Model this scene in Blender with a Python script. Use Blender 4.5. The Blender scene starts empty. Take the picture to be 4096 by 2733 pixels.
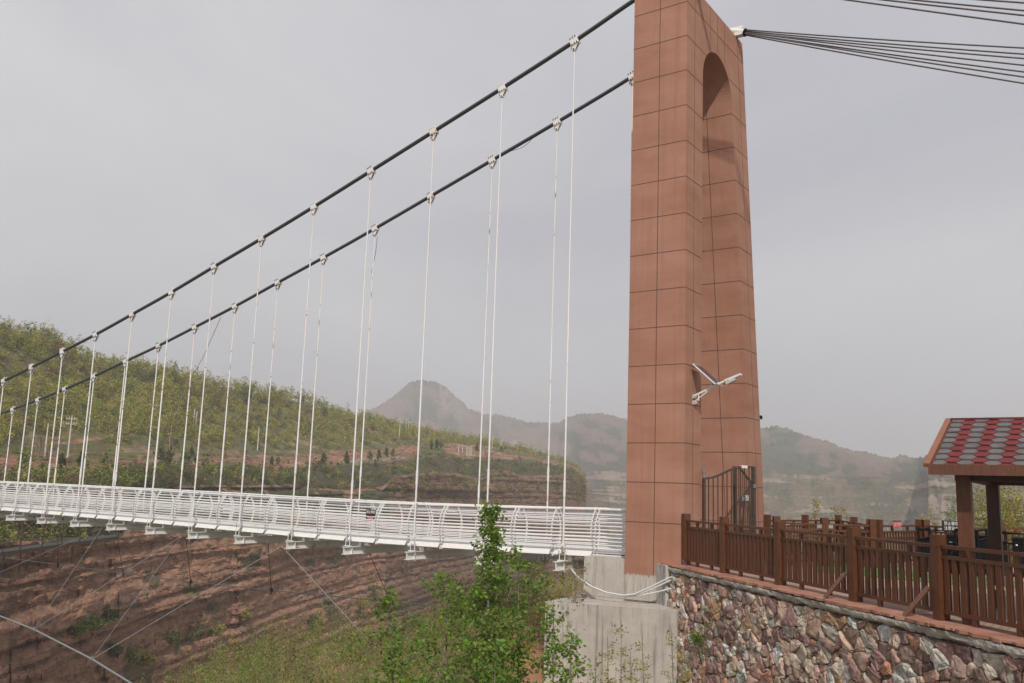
import bpy, math, random
import numpy as np
from mathutils import Vector, Matrix, noise as mnoise
random.seed(7); RNG = np.random.default_rng(7)
S = bpy.context.scene
COL = S.collection
V = Vector

# ------------------------------------------------------------------ camera and measuring
HAZE = .00052
F = 3600.; EYE = V((0, 0, 1.69))
_h = math.radians(34.8); _p = math.radians(9.3); _r = math.radians(1.9)
h0 = V((math.cos(_h), math.sin(_h), 0)); r0 = V((math.sin(_h), -math.cos(_h), 0))
CW = h0*math.cos(_p) + V((0, 0, 1))*math.sin(_p); u0 = r0.cross(CW)
CR = r0*math.cos(_r) + u0*math.sin(_r); CU = u0*math.cos(_r) - r0*math.sin(_r)
K = 4096/2350.
def ray(x, y): return CR*((x*K-2048)/F) - CU*((y*K-1366.5)/F) + CW
def onx(x, y, X): d = ray(x, y); return EYE + d*(X/d.x)
def ony(x, y, Y): d = ray(x, y); return EYE + d*(Y/d.y)
def onz(x, y, Z): d = ray(x, y); return EYE + d*((Z-EYE.z)/d.z)
def onr(x, y, r): d = ray(x, y); return EYE + d*(r/math.hypot(d.x, d.y))
cam = bpy.data.cameras.new('camera'); co = bpy.data.objects.new('camera', cam); COL.objects.link(co)
cam.sensor_width = 36; cam.lens = 36*F/4096; cam.clip_end = 9000; cam.clip_start = .1
m = Matrix((CR, CU, -CW)).transposed().to_4x4(); m.translation = EYE; co.matrix_world = m
S.camera = co

# ------------------------------------------------------------------ materials
class N:
    def __init__(s, name):
        s.m = bpy.data.materials.new(name); s.m.use_nodes = True
        s.t = s.m.node_tree; s.b = s.t.nodes['Principled BSDF']; s.out = s.t.nodes['Material Output']
    def n(s, t, **k):
        o = s.t.nodes.new(t)
        for a, v in k.items(): setattr(o, a, v)
        return o
    def l(s, a, b): s.t.links.new(a, b)
    def tc(s, sc=(1, 1, 1), kind='Object'):
        c = s.n('ShaderNodeTexCoord'); mp = s.n('ShaderNodeMapping'); mp.inputs['Scale'].default_value = sc
        s.l(c.outputs[kind], mp.inputs['Vector']); return mp.outputs[0]
    def noise(s, vec, scale, detail=5, rough=.55):
        o = s.n('ShaderNodeTexNoise'); o.inputs['Scale'].default_value = scale
        o.inputs['Detail'].default_value = detail; o.inputs['Roughness'].default_value = rough
        s.l(vec, o.inputs['Vector']); return o.outputs['Fac']
    def ramp(s, fac, stops):
        o = s.n('ShaderNodeValToRGB'); e = o.color_ramp.elements
        while len(e) < len(stops): e.new(.5)
        for i, (p, c) in enumerate(stops):
            e[i].position = p; e[i].color = (*c, 1) if len(c) == 3 else c
        s.l(fac, o.inputs[0]); return o.outputs[0]
    def mix(s, fac, a, b, mode='MIX'):
        o = s.n('ShaderNodeMix', data_type='RGBA', blend_type=mode)
        for i, x in ((0, fac), (6, a), (7, b)):
            if hasattr(x, 'is_linked') or hasattr(x, 'links'): s.l(x, o.inputs[i])
            elif isinstance(x, (int, float)): o.inputs[i].default_value = x
            else: o.inputs[i].default_value = (*x, 1)
        return o.outputs[2]
    def math(s, op, a, b=None):
        o = s.n('ShaderNodeMath', operation=op)
        for i, x in enumerate((a, b)):
            if x is None: continue
            if hasattr(x, 'links'): s.l(x, o.inputs[i])
            else: o.inputs[i].default_value = x
        return o.outputs[0]
    def sep(s, vec):
        o = s.n('ShaderNodeSeparateXYZ'); s.l(vec, o.inputs[0]); return o.outputs
    def bump(s, h, strength=.3, dist=.02):
        o = s.n('ShaderNodeBump'); o.inputs['Strength'].default_value = strength; o.inputs['Distance'].default_value = dist
        s.l(h, o.inputs['Height']); s.l(o.outputs[0], s.b.inputs['Normal'])
    def base(s, c): s.l(c, s.b.inputs['Base Color'])
    def rough(s, r): s.b.inputs['Roughness'].default_value = r
    def attr(s, name='Col'):
        o = s.n('ShaderNodeVertexColor', layer_name=name); return o.outputs[0]
def sc(c, k): return tuple(min(1, x*k) for x in c)
def plain(name, c, rough=.6, metal=0., var=.18, scale=6., bump=0., bscale=40., stretch=(1, 1, 1)):
    n = N(name); v = n.tc(stretch); f = n.noise(v, scale)
    n.base(n.ramp(f, [(.3, sc(c, 1-var)), (.7, sc(c, 1+var))])); n.rough(rough); n.b.inputs['Metallic'].default_value = metal
    if bump: n.bump(n.noise(v, bscale, 6), bump, .02)
    return n.m
def colattr(name, rough=.8, var=.25, scale=3., bump=0., bscale=8., bd=.05, stretch=(1, 1, 1)):
    n = N(name); v = n.tc(stretch); f = n.noise(v, scale, 6)
    g = n.ramp(f, [(.3, (1-var,)*3), (.7, (1+var*.6,)*3)])
    n.base(n.mix(1., n.attr(), g, 'MULTIPLY')); n.rough(rough)
    if bump: n.bump(n.noise(v, bscale, 8, .65), bump, bd)
    return n.m
MT = {}
def white_steel(name, rust=.62):
    n = N(name); v = n.tc(); f = n.noise(v, 2.2, 6, .7); f2 = n.noise(v, 14, 5, .7)
    w = n.ramp(f2, [(.3, (.64, .63, .62)), (.7, (.76, .75, .74))])
    r = n.ramp(n.math('ADD', n.math('MULTIPLY', f, .72), n.math('MULTIPLY', f2, .3)), [(rust, (0, 0, 0)), (rust+.05, (1, 1, 1))])
    n.base(n.mix(r, w, (.30, .15, .075))); n.rough(.42); return n.m
MT['white'] = white_steel('white painted steel', .64)
MT['rusty_white'] = white_steel('rust spotted white steel', .565)
MT['joint'] = plain('dark joint', (.10, .052, .038), .9)
MT['cable'] = plain('grey cable', (.075, .08, .083), .55, .3, .25, 20)
MT['strand'] = plain('brown grey strand', (.12, .10, .10), .6, .3, .25, 20)
MT['guy'] = plain('galvanised rope', (.27, .275, .285), .5, .4, .15, 12)
MT['darkrope'] = plain('dark rope', (.05, .045, .04), .8)
MT['black'] = plain('black metal', (.010, .010, .011), .7, 0, .3)
MT['black'].node_tree.nodes['Principled BSDF'].inputs['Specular IOR Level'].default_value = .08
MT['gate'] = plain('dark bronze iron', (.075, .055, .04), .5, .2, .25, 9)
MT['greyrail'] = plain('grey steel rail', (.22, .22, .21), .5, .3)
MT['solar'] = plain('solar cells', (.02, .025, .05), .2)
MT['chip'] = plain('grey plastic', (.45, .45, .44), .5)
MT['rust'] = plain('rusty steel', (.10, .05, .03), .85, 0, .35, 8)
MT['pole'] = plain('pole concrete', (.52, .50, .46), .8)
MT['conduit'] = white_steel('white conduit', .67)
MT['blue'] = plain('blue wire', (.08, .14, .42), .5)
MT['rope'] = plain('straw rope', (.34, .27, .13), .8)
MT['sign_black'] = plain('black sign', (.018, .016, .022), .4)
MT['sign_red'] = plain('red sign', (.55, .10, .12), .45, 0, .1)
MT['sign_white'] = plain('white lettering', (.80, .79, .78), .5, 0, .04)
MT['sign_pink'] = plain('pink lettering', (.75, .42, .40), .5, 0, .06)
MT['pale_wood'] = plain('pale wood', (.36, .24, .16), .7, 0, .25, 9, .1, 30, (1, 1, 6))
def wood(name, c):
    n = N(name); v = n.tc((6, 6, 1)); f = n.noise(v, 5, 6, .6); v2 = n.tc(); f2 = n.noise(v2, 1.7, 4)
    a = n.ramp(f, [(.25, sc(c, .62)), (.55, c), (.8, sc(c, 1.35))])
    n.base(n.mix(n.ramp(f2, [(.45, (0,)*3), (.75, (.3,)*3)]), a, sc((c[0]*1.35, c[1]*1.3, c[2]*1.25), 1.0))); n.rough(.5)
    n.bump(f, .15, .01); return n.m
MT['wood'] = wood('red brown stained wood', (.100, .032, .0098))
MT['wood_worn'] = wood('worn orange wood', (.25, .095, .048))
MT['wood_mid'] = wood('brown fascia wood', (.115, .042, .022))
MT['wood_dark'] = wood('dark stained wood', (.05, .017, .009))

def render_paint():
    n = N('terracotta render'); v = n.tc(); z = n.sep(v)[2]
    f = n.noise(n.tc((.6, .6, 1.5)), .9, 5, .6); f2 = n.noise(v, 60, 4); vs = n.tc((5, 5, .25)); f3 = n.noise(vs, 1., 5, .6)
    c = n.ramp(f, [(.27, (.28, .130, .082)), (.5, (.345, .170, .115)), (.74, (.395, .207, .150))])
    c = n.mix(n.ramp(f3, [(.47, (0,)*3), (.75, (.5,)*3)]), c, (.27, .115, .07))
    edge = n.math('ADD', z, n.math('MULTIPLY', n.noise(n.tc((14, 14, 1.2)), 1.0, 4), .30))
    fac = n.ramp(n.math('MULTIPLY', edge, .5), [(.375, (0,)*3), (.395, (1,)*3)])
    conc = n.ramp(n.noise(n.tc((7, 7, .5)), 2., 6, .65), [(.25, (.23, .20, .17)), (.5, (.42, .385, .34)), (.75, (.50, .465, .42))])
    n.base(n.mix(fac, conc, c)); n.rough(.85); n.bump(f2, .12, .01); return n.m
MT['render'] = render_paint()
def concrete(name, c, streak=1.):
    n = N(name); vs = n.tc((4.5, 4.5, .28)); f = n.noise(vs, 1.3, 6, .6); v = n.tc(); f2 = n.noise(v, 2.2, 7, .65); f3 = n.noise(v, 30, 5)
    a = n.ramp(f2, [(.3, sc(c, .82)), (.65, sc(c, 1.12))])
    st = n.ramp(f, [(.33, (min(1, .5*streak),)*3), (.43, (.0,)*3), (.56, (.0,)*3), (.67, (min(1, .5*streak),)*3)])
    a = n.mix(st, a, sc((c[0]*.36, c[1]*.33, c[2]*.31), 1)); n.base(a); n.rough(.9); n.bump(f3, .2, .01)
    pores = n.ramp(n.noise(v, 55, 2), [(.66, (0,)*3), (.70, (.6,)*3)]); n.base(n.mix(pores, a, sc(c, .4))); return n.m
MT['concrete'] = concrete('stained concrete', (.45, .415, .37), 1.2)
MT['coping'] = concrete('rough grey mortar', (.34, .315, .28), .4)
def slate():
    n = N('red slate'); v = n.tc(); f = n.noise(v, 1.6, 7, .65)
    n.base(n.ramp(f, [(.3, (.24, .10, .065)), (.5, (.36, .165, .11)), (.7, (.44, .25, .19))])); n.rough(.8); n.bump(n.noise(v, 9, 6), .4, .02); return n.m
MT['slate'] = slate()
def paving():
    n = N('brick paving'); v = n.tc(); b = n.n('ShaderNodeTexBrick'); n.l(v, b.inputs['Vector']); b.inputs['Scale'].default_value = 2.2
    b.inputs['Color1'].default_value = (.40, .27, .20, 1); b.inputs['Color2'].default_value = (.33, .21, .16, 1); b.inputs['Mortar'].default_value = (.16, .13, .11, 1)
    b.inputs['Mortar Size'].default_value = .015
    n.base(n.mix(n.ramp(n.noise(v, 1.3), [(.35, (0,)*3), (.7, (.35,)*3)]), b.outputs[0], (.22, .17, .14))); n.rough(.85); return n.m
MT['paving'] = paving()
MT['lawn'] = plain('short lawn', (.085, .20, .045), .9, 0, .35, 9, .5, 60)
MT['stone'] = None
def stone():
    n = N('field stone'); v = n.tc(); f = n.noise(v, 9, 8, .65); vs = n.tc((3, 3, 9)); f2 = n.noise(vs, 1.6, 5, .6)
    g = n.ramp(f, [(.28, (.45,)*3), (.5, (1.,)*3), (.72, (1.45,)*3)])
    a = n.mix(1., n.attr(), g, 'MULTIPLY')
    a = n.mix(n.ramp(f2, [(.55, (0,)*3), (.72, (.45,)*3)]), a, (.36, .24, .17)); n.base(a); n.rough(.85)
    n.bump(n.noise(v, 13, 9, .75), .95, .05); return n.m
MT['stone'] = stone()
MT['mortar'] = plain('earthy joint', (.17, .13, .105), .95, 0, .3, 8, .6, 25)
MT['rock'] = colattr('sandstone cliff', .92, .42, .5, 1., 1.1, 1.5, (1, 1, 2.6))
MT['mount'] = colattr('mountain slope', .95, .22, .06, .6, .05, 8.)
MT['earth'] = colattr('scrubby earth', .95, .35, .8, .6, 4, .1)
def leafm(name, var=.2):
    n = N(name); n.base(n.attr()); n.rough(.55); n.b.inputs['Specular IOR Level'].default_value = .25
    d = n.n('ShaderNodeBsdfTranslucent'); n.l(n.attr(), d.inputs[0]); mx = n.n('ShaderNodeMixShader'); mx.inputs[0].default_value = .42
    n.l(n.b.outputs[0], mx.inputs[1]); n.l(d.outputs[0], mx.inputs[2]); n.l(mx.outputs[0], n.out.inputs[0]); return n.m
MT['leaf'] = leafm('foliage')
MT['bark'] = plain('grey bark', (.17, .145, .12), .9, 0, .3, 14)
MT['twig'] = plain('dry twig', (.24, .17, .10), .9, 0, .3, 9)
MT['shingle_red'] = plain('red shingle', (.165, .026, .028), .9, 0, .3, 5, .6, 160)
MT['shingle_grey'] = plain('grey shingle', (.14, .127, .128), .9, 0, .25, 5, .6, 160)
MT['rooffelt'] = plain('dark felt', (.10, .075, .07), .9)
MT['carwhite'] = plain('white car paint', (.75, .75, .76), .3, 0, .03)
MT['glass'] = plain('dark glass', (.03, .035, .04), .15)

# ------------------------------------------------------------------ mesh building
ORG = {}
class MB:
    def __init__(s): s.v = []; s.f = []; s.m = []; s.s = []; s.c = []
    def add(s, vs, fs, mi=0, smooth=False, col=None):
        o = len(s.v); s.v += [tuple(p) for p in vs]
        s.c += [col or (1, 1, 1)]*len(vs)
        for f in fs: s.f.append(tuple(i+o for i in f)); s.m.append(mi); s.s.append(smooth)
    def box(s, c, size, ax=None, mi=0):
        ax = ax or (V((1, 0, 0)), V((0, 1, 0)), V((0, 0, 1))); c = V(c)
        vs = [c + ax[0]*(a*size[0]/2) + ax[1]*(b*size[1]/2) + ax[2]*(d*size[2]/2) for a in (-1, 1) for b in (-1, 1) for d in (-1, 1)]
        s.add(vs, [(0, 1, 3, 2), (4, 6, 7, 5), (0, 4, 5, 1), (2, 3, 7, 6), (0, 2, 6, 4), (1, 5, 7, 3)], mi)
    def bar(s, p0, p1, w, h, up=(0, 0, 1), mi=0):
        p0, p1 = V(p0), V(p1); d = p1-p0; L = d.length; d = d/L; up = V(up)
        a = d.cross(up)
        if a.length < 1e-4: a = d.cross(V((1, 0, 0)))
        a.normalize(); b = a.cross(d)
        s.box((p0+p1)/2, (L, w, h), (d, a, b), mi)
    def tube(s, pts, r, n=8, mi=0, caps=True):
        pts = [V(p) for p in pts]; k = len(pts); rs = r if isinstance(r, (list, tuple)) else [r]*k
        vs = []; pa = None
        for i, p in enumerate(pts):
            d = (pts[min(i+1, k-1)]-pts[max(i-1, 0)]).normalized()
            if pa is None:
                a = d.cross(V((0, 0, 1)));  a = a if a.length > .05 else d.cross(V((1, 0, 0)))
            else: a = pa - d*pa.dot(d)
            a.normalize(); pa = a; b = d.cross(a)
            vs += [p + (a*math.cos(2*math.pi*j/n) + b*math.sin(2*math.pi*j/n))*rs[i] for j in range(n)]
        fs = [(i*n+j, i*n+(j+1) % n, (i+1)*n+(j+1) % n, (i+1)*n+j) for i in range(k-1) for j in range(n)]
        s.add(vs, fs, mi, True)
        if caps: s.add(vs[:n], [tuple(range(n))[::-1]], mi); s.add(vs[-n:], [tuple(range(n))], mi)
    def prism(s, poly, vec, mi=0):
        poly = [V(p) for p in poly]; vec = V(vec); n = len(poly)
        s.add(poly + [p+vec for p in poly], [tuple(range(n))[::-1], tuple(range(n, 2*n))] + [(i, (i+1) % n, n+(i+1) % n, n+i) for i in range(n)], mi)
    def build(s, name, mats, parent=None, local=False, origin=None, color=False, bevel=0):
        mats = mats if isinstance(mats, (list, tuple)) else [mats]
        a = np.array(s.v, float)
        if parent is not None: org = ORG[parent] if not local else V((0, 0, 0))
        elif local: org = V((0, 0, 0))
        else: org = V(origin) if origin else V((float(a[:, 0].mean()), float(a[:, 1].mean()), float(a[:, 2].min())))
        me = bpy.data.meshes.new(name); me.from_pydata([tuple(p) for p in a-np.array(org)], [], s.f)
        for q in mats: me.materials.append(MT[q] if isinstance(q, str) else q)
        me.polygons.foreach_set('material_index', s.m); me.polygons.foreach_set('use_smooth', s.s)
        if color:
            ca = me.color_attributes.new('Col', 'FLOAT_COLOR', 'POINT')
            ca.data.foreach_set('color', np.c_[np.array(s.c, np.float32), np.ones(len(s.c), np.float32)].ravel())
        return link(name, me, parent, org, local)
def link(name, me, parent, org, local=False):
    o = bpy.data.objects.new(name, me); COL.objects.link(o)
    if parent is not None: o.parent = parent; ORG[o] = ORG[parent]
    else:
        o.location = org if not local else (0, 0, 0); ORG[o] = V(org)
    return o
def grid_mesh(name, P, col, mat, parent=None, smooth=True):
    r, c, _ = P.shape; me = bpy.data.meshes.new(name)
    i = np.arange(r*c).reshape(r, c)
    q = np.stack([i[:-1, :-1], i[:-1, 1:], i[1:, 1:], i[1:, :-1]], -1).reshape(-1, 4)
    return raw_mesh(name, P.reshape(-1, 3), q, col.reshape(-1, 3), mat, parent, smooth)
def raw_mesh(name, P, q, col, mat, parent=None, smooth=False, local=False):
    if parent is not None: org = np.array(ORG[parent]) if not local else np.zeros(3)
    else: org = np.array([P[:, 0].mean(), P[:, 1].mean(), P[:, 2].min()]) if not local else np.zeros(3)
    P = P-org
    me = bpy.data.meshes.new(name); me.vertices.add(len(P)); me.vertices.foreach_set('co', P.astype(np.float32).ravel())
    k = q.shape[1]; me.loops.add(q.size); me.loops.foreach_set('vertex_index', q.astype(np.int32).ravel())
    me.polygons.add(len(q)); me.polygons.foreach_set('loop_start', np.arange(0, q.size, k, dtype=np.int32)); me.polygons.foreach_set('loop_total', np.full(len(q), k, np.int32))
    me.polygons.foreach_set('use_smooth', np.full(len(q), smooth)); me.update(); me.validate()
    if col is not None:
        ca = me.color_attributes.new('Col', 'FLOAT_COLOR', 'POINT')
        ca.data.foreach_set('color', np.c_[col, np.ones(len(col))].astype(np.float32).ravel())
    me.materials.append(MT[mat]); return link(name, me, parent, V(org), local)
def tag(o, label=None, cat=None, group=None, kind=None):
    if label: o['label'] = label
    if cat: o['category'] = cat
    if group: o['group'] = group
    if kind: o['kind'] = kind
    return o
def empty(name, loc, label=None, cat=None, group=None):
    o = bpy.data.objects.new(name, None); COL.objects.link(o); o.location = loc; o.empty_display_size = .1; ORG[o] = V(loc)
    return tag(o, label, cat, group)
def copy_tree(o, parent=None):
    c = o.copy(); COL.objects.link(c); ORG[c] = V((0, 0, 0))
    if parent is not None: c.parent = parent
    for ch in list(o.children): copy_tree(ch, c)
    return c
ORDN = ['first', 'second', 'third', 'fourth', 'fifth', 'sixth', 'seventh', 'eighth', 'ninth', 'tenth', 'eleventh', 'twelfth', 'thirteenth', 'fourteenth', 'fifteenth', 'sixteenth', 'seventeenth', 'eighteenth', 'nineteenth', 'twentieth']

def vnoise(x, y, z=0., seed=0):
    x, y, z = np.broadcast_arrays(np.asarray(x, float), np.asarray(y, float), np.asarray(z, float))
    xi, yi, zi = np.floor(x).astype(np.int64), np.floor(y).astype(np.int64), np.floor(z).astype(np.int64)
    fx, fy, fz = x-xi, y-yi, z-zi
    fx, fy, fz = (t*t*(3-2*t) for t in (fx, fy, fz))
    def hsh(a, b, c):
        n = (a*374761393 + b*668265263 + c*2147483647 + seed*974711) & 0xffffffff
        n = ((n ^ (n >> 13))*1274126177) & 0xffffffff; n = (n ^ (n >> 16)) & 0xffff
        return n/65535.
    r = 0
    for a in (0, 1):
        for b in (0, 1):
            for c in (0, 1):
                r = r + hsh(xi+a, yi+b, zi+c)*(fx if a else 1-fx)*(fy if b else 1-fy)*(fz if c else 1-fz)
    return r*2-1
def fbm(x, y, z=0., o=4, seed=0):
    r = 0; a = 1; t = 0
    for i in range(o): r = r + a*vnoise(np.asarray(x)*2**i, np.asarray(y)*2**i, np.asarray(z)*2**i, seed+i*17); t += a; a *= .5
    return r/t
def smooth_interp(xs, ys, x):
    # monotone-ish cubic through control points
    xs, ys = np.array(xs, float), np.array(ys, float)
    d = np.diff(ys)/np.diff(xs); mm = np.r_[d[0], (d[:-1]+d[1:])/2, d[-1]]
    i = np.clip(np.searchsorted(xs, x)-1, 0, len(xs)-2); hh = xs[i+1]-xs[i]; t = np.clip((x-xs[i])/hh, 0, 1)
    return (2*t**3-3*t**2+1)*ys[i] + (t**3-2*t**2+t)*hh*mm[i] + (-2*t**3+3*t**2)*ys[i+1] + (t**3-t**2)*hh*mm[i+1]
_CR, _CU, _CW = (np.array(q) for q in (CR, CU, CW))
def np_onr(px, py, r):
    px, py, r = np.broadcast_arrays(px, py, r)
    d = ((px*K-2048)/F)[..., None]*_CR - ((py*K-1366.5)/F)[..., None]*_CU + _CW
    return np.array(EYE) + d*(r/np.hypot(d[..., 0], d[..., 1]))[..., None]

# ------------------------------------------------------------------ light, sky
SUN = V((-1.4, -1.0, 1.5)).normalized()
w = bpy.data.worlds.new('World'); S.world = w; w.use_nodes = True; nt = w.node_tree; nt.nodes.clear()
def wn(t, **k):
    o = nt.nodes.new(t)
    for a, b in k.items(): setattr(o, a, b)
    return o
sky = wn('ShaderNodeTexSky', sky_type='NISHITA', sun_disc=False); sky.sun_elevation = math.asin(SUN.z); sky.sun_rotation = math.atan2(SUN.x, SUN.y)
sky.air_density = 1.; sky.dust_density = 4.; sky.ozone_density = 1.
b1 = wn('ShaderNodeBackground'); b1.inputs[1].default_value = .07; nt.links.new(sky.outputs[0], b1.inputs[0])
tcw = wn('ShaderNodeTexCoord'); mpw = wn('ShaderNodeMapping'); mpw.inputs['Scale'].default_value = (1.2, 1.2, 2.4); nt.links.new(tcw.outputs['Generated'], mpw.inputs[0])
nz = wn('ShaderNodeTexNoise'); nz.inputs['Scale'].default_value = 1.25; nz.inputs['Detail'].default_value = 4; nz.inputs['Roughness'].default_value = .5; nz.inputs['Distortion'].default_value = .6; nt.links.new(mpw.outputs[0], nz.inputs['Vector'])
rw = wn('ShaderNodeValToRGB'); rw.color_ramp.elements[0].position = .32; rw.color_ramp.elements[0].color = (.54, .54, .595, 1)
rw.color_ramp.elements[1].position = .68; rw.color_ramp.elements[1].color = (.735, .73, .75, 1); nt.links.new(nz.outputs[0], rw.inputs[0])
b2 = wn('ShaderNodeBackground'); b2.inputs[1].default_value = 1.; nt.links.new(rw.outputs[0], b2.inputs[0])
mw = wn('ShaderNodeMixShader'); mw.inputs[0].default_value = .92; nt.links.new(b1.outputs[0], mw.inputs[1]); nt.links.new(b2.outputs[0], mw.inputs[2])
ow = wn('ShaderNodeOutputWorld'); nt.links.new(mw.outputs[0], ow.inputs[0])
sl = bpy.data.lights.new('sun', 'SUN'); sl.energy = 3.5; sl.angle = math.radians(1.2); sl.color = (1., .94, .85)
so = bpy.data.objects.new('sun', sl); COL.objects.link(so); so.rotation_euler = (-SUN).to_track_quat('-Z', 'Y').to_euler(); so.location = (0, 0, 60)
S.view_settings.view_transform = 'Standard'; S.view_settings.look = 'None'; S.view_settings.exposure = 0.; S.view_settings.gamma = 1.
S.cycles.max_bounces = 6; S.cycles.volume_bounces = 1; S.cycles.transparent_max_bounces = 8

# ------------------------------------------------------------------ tower
YF, YB = 9.287, 10.885
def xno(z): return 21.0 + .2*(z+.95)/16.55       # near leg, outer
def xni(z): return 22.02 + .25*(z+.95)/14.2      # near leg, inner
def xfi(z): return 24.45 + (13.3-z)*.112         # far leg, inner
def xfo(z): return 25.40 + (15.6-z)*.103         # far leg, outer
TOPZ, BOT, SPR = 15.62, -.95, 13.25
acx, arx = (xni(SPR)+xfi(SPR))/2, (xfi(SPR)-xni(SPR))/2
arch = [(acx - arx*math.cos(t), SPR + arx*1.0*math.sin(t)) for t in np.linspace(0, math.pi, 33)]
tower = empty('bridge_tower', (23.5, 10.1, BOT), 'tall terracotta rendered bridge tower with two legs joined by a round arch', 'tower')
outl = [(xno(BOT), BOT), (xno(TOPZ), TOPZ), (xfo(TOPZ), TOPZ), (xfo(BOT), BOT), (xfi(BOT), BOT)] + arch[::-1] + [(xni(BOT), BOT)]
b = MB(); n = len(outl)
vs = [V((x, YF, z)) for x, z in outl] + [V((x, YB, z)) for x, z in outl]
b.add(vs, [tuple(range(n))[::-1], tuple(range(n, 2*n))] + [(i, (i+1) % n, n+(i+1) % n, n+i) for i in range(n)])
b.build('body', 'render', tower)
j = MB(); JW = .018
def strip(p0, p1, nrm, w=JW):
    p0, p1 = V(p0), V(p1); d = (p1-p0).normalized(); nrm = V(nrm).normalized(); a = nrm.cross(d)*(w/2); o = nrm*.0035; i = nrm*-.02
    j.add([p0-a+o, p1-a+o, p1+a+o, p0+a+o, p0-a+i, p1-a+i, p1+a+i, p0+a+i], [(0, 1, 2, 3), (4, 5, 1, 0), (3, 2, 6, 7)])
yc = (YF+YB)/2
zs = [q-.03 for q in range(0, 16)]
def arch_x(z):
    if z <= SPR: return xni(z), xfi(z)
    if z >= SPR+arx: return None
    c = math.sqrt(max(0, 1-((z-SPR)/arx)**2))*arx; return acx-c, acx+c
for z in zs:
    if z > .5:
        strip((xno(z), YF, z), (xno(z), YB, z), (-1, 0, 0)); strip((xfo(z), YF, z), (xfo(z), YB, z), (1, 0, 0))
        a = arch_x(z)
        for y, nn in ((YF, (0, -1, 0)), (YB, (0, 1, 0))):
            if a: strip((xno(z), y, z), (a[0], y, z), nn); strip((a[1], y, z), (xfo(z), y, z), nn)
            else: strip((xno(z), y, z), (xfo(z), y, z), nn)
        if z < SPR: strip((xni(z), YF, z), (xni(z), YB, z), (1, 0, 0)); strip((xfi(z), YF, z), (xfi(z), YB, z), (-1, 0, 0))
strip((xno(-.33), yc, -.33), (xno(TOPZ), yc, TOPZ), (-1, 0, .01)); strip((xfo(0), yc, 0), (xfo(TOPZ), yc, TOPZ), (1, 0, .1))
strip((xfi(0), yc, 0), (xfi(SPR), yc, SPR), (-1, 0, -.1)); strip((xni(0), yc, 0), (xni(SPR), yc, SPR), (1, 0, 0))
for y, nn in ((YF, (0, -1, 0)), (YB, (0, 1, 0))):
    strip(((xno(0)+xni(0))/2, y, 0), ((xno(TOPZ)+xni(SPR))/2, y, TOPZ), nn, .014); strip(((xfo(0)+xfi(0))/2, y, 0), ((xfo(TOPZ)+xfi(SPR))/2, y, TOPZ), nn, .014)
    for q in (.5, 1, 1.5): strip((xni(SPR)+q*arx, y, SPR+arx*(1.05 if q == 1 else .93)), (xni(SPR)+q*arx, y, TOPZ), nn, .014)
j.build('panel_joints', 'joint', tower)

# concrete under the tower
pl = MB(); pl.box((24., 11.42, -.47), (5.9, 1.36, .98)); pl.box((24., 10.55, -.96), (5.88, 2.9, .3))
tag(pl.build('bridge_plinth', 'concrete', bevel=.02), 'pale concrete plinth between the tower foot and the bridge deck', 'plinth')
bl = MB(); bl.prism([(20.0, 12.6, -1.10), (20.0, 9.0, -.965), (26, 9.0, -.93), (26, 12.56, -.96)], (0, 0, -6))
tag(bl.build('concrete_block', 'concrete'), 'big water stained concrete foundation block below the tower', 'foundation')

# ------------------------------------------------------------------ suspension bridge deck
def deckz(y): return float(smooth_interp([9, 12, 15, 18, 21, 26, 32, 40, 50, 64], [.13, .12, .06, .02, .0, .02, .06, .08, .10, .12], y))
XN, XF_ = 21.62, 24.15
YEND = 62.
HY = [12.9+2.615*i for i in range(19)]
deck = empty('bridge_deck', (22.9, 9.3, 0), 'white steel footbridge deck hanging over the gorge', 'bridge deck')
ys = [9.3] + [10.9] + [12.1+1.3075*i for i in range(39)]
b = MB()
for a, c in zip(ys, ys[1:]):
    za, zc = deckz(a), deckz(c)
    for k in range(16):
        x = XN+.004+k*.1585; b.prism([(x, a, za), (x+.118, a, za), (x+.118, a, za-.04), (x, a, za-.04)], (0, c-a, zc-za))
b.build('floor', 'white', deck)
for x in (XN+.035, XN+.75, XF_-.75, XF_-.035):
    b = MB(); dp = .13 if abs(x-22.885) > 1 else .225; wd = .02 if dp < .2 else .05
    for a, c in zip(ys[1:], ys[2:]):
        za, zc = deckz(a)-.072, deckz(c)-.072
        b.prism([(x-wd, a, za), (x+wd, a, za), (x+wd, a, za-dp+.07), (x-wd, a, za-dp+.07)], (0, c-a, zc-za))
    b.build('stringer', 'white', deck)
for sx, x in ((-1, XN), (1, XF_)):
    b = MB()
    for a, c in zip(ys[2:], ys[3:]):
        a += .07; c -= .07; za, zc = deckz(a), deckz(c)
        b.prism([(x+sx*.004, a, za+.03), (x+sx*.13, a, za-.13), (x+sx*.115, a, za-.14), (x+sx*.004, a, za+.01)], (0, c-a, zc-za))
    b.build('edge_skirt', 'white', deck)
for i, y in enumerate(HY):
    z = deckz(y)-.285; b = MB(); x0, x1 = 20.93, 24.85; hh = .235
    b.bar((x0, y, z-.008), (x1, y, z-.008), .17, .014); b.bar((x0, y, z-hh+.008), (x1, y, z-hh+.008), .17, .014); b.bar((x0, y, z-.016), (x1, y, z-.016), .014, .0); 
    b.box(((x0+x1)/2, y, z-hh/2), (x1-x0, .016, hh-.034))
    for xx in (x0+.33, x1-.33): b.box((xx, y, z-hh/2), (.015, .15, hh-.034))
    for xx in (XN+.12, XF_-.12): b.box((xx, y, z+.066), (.16, .12, .130))
    b.build('floor_beam', 'rusty_white' if i % 3 else 'white', deck)

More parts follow.
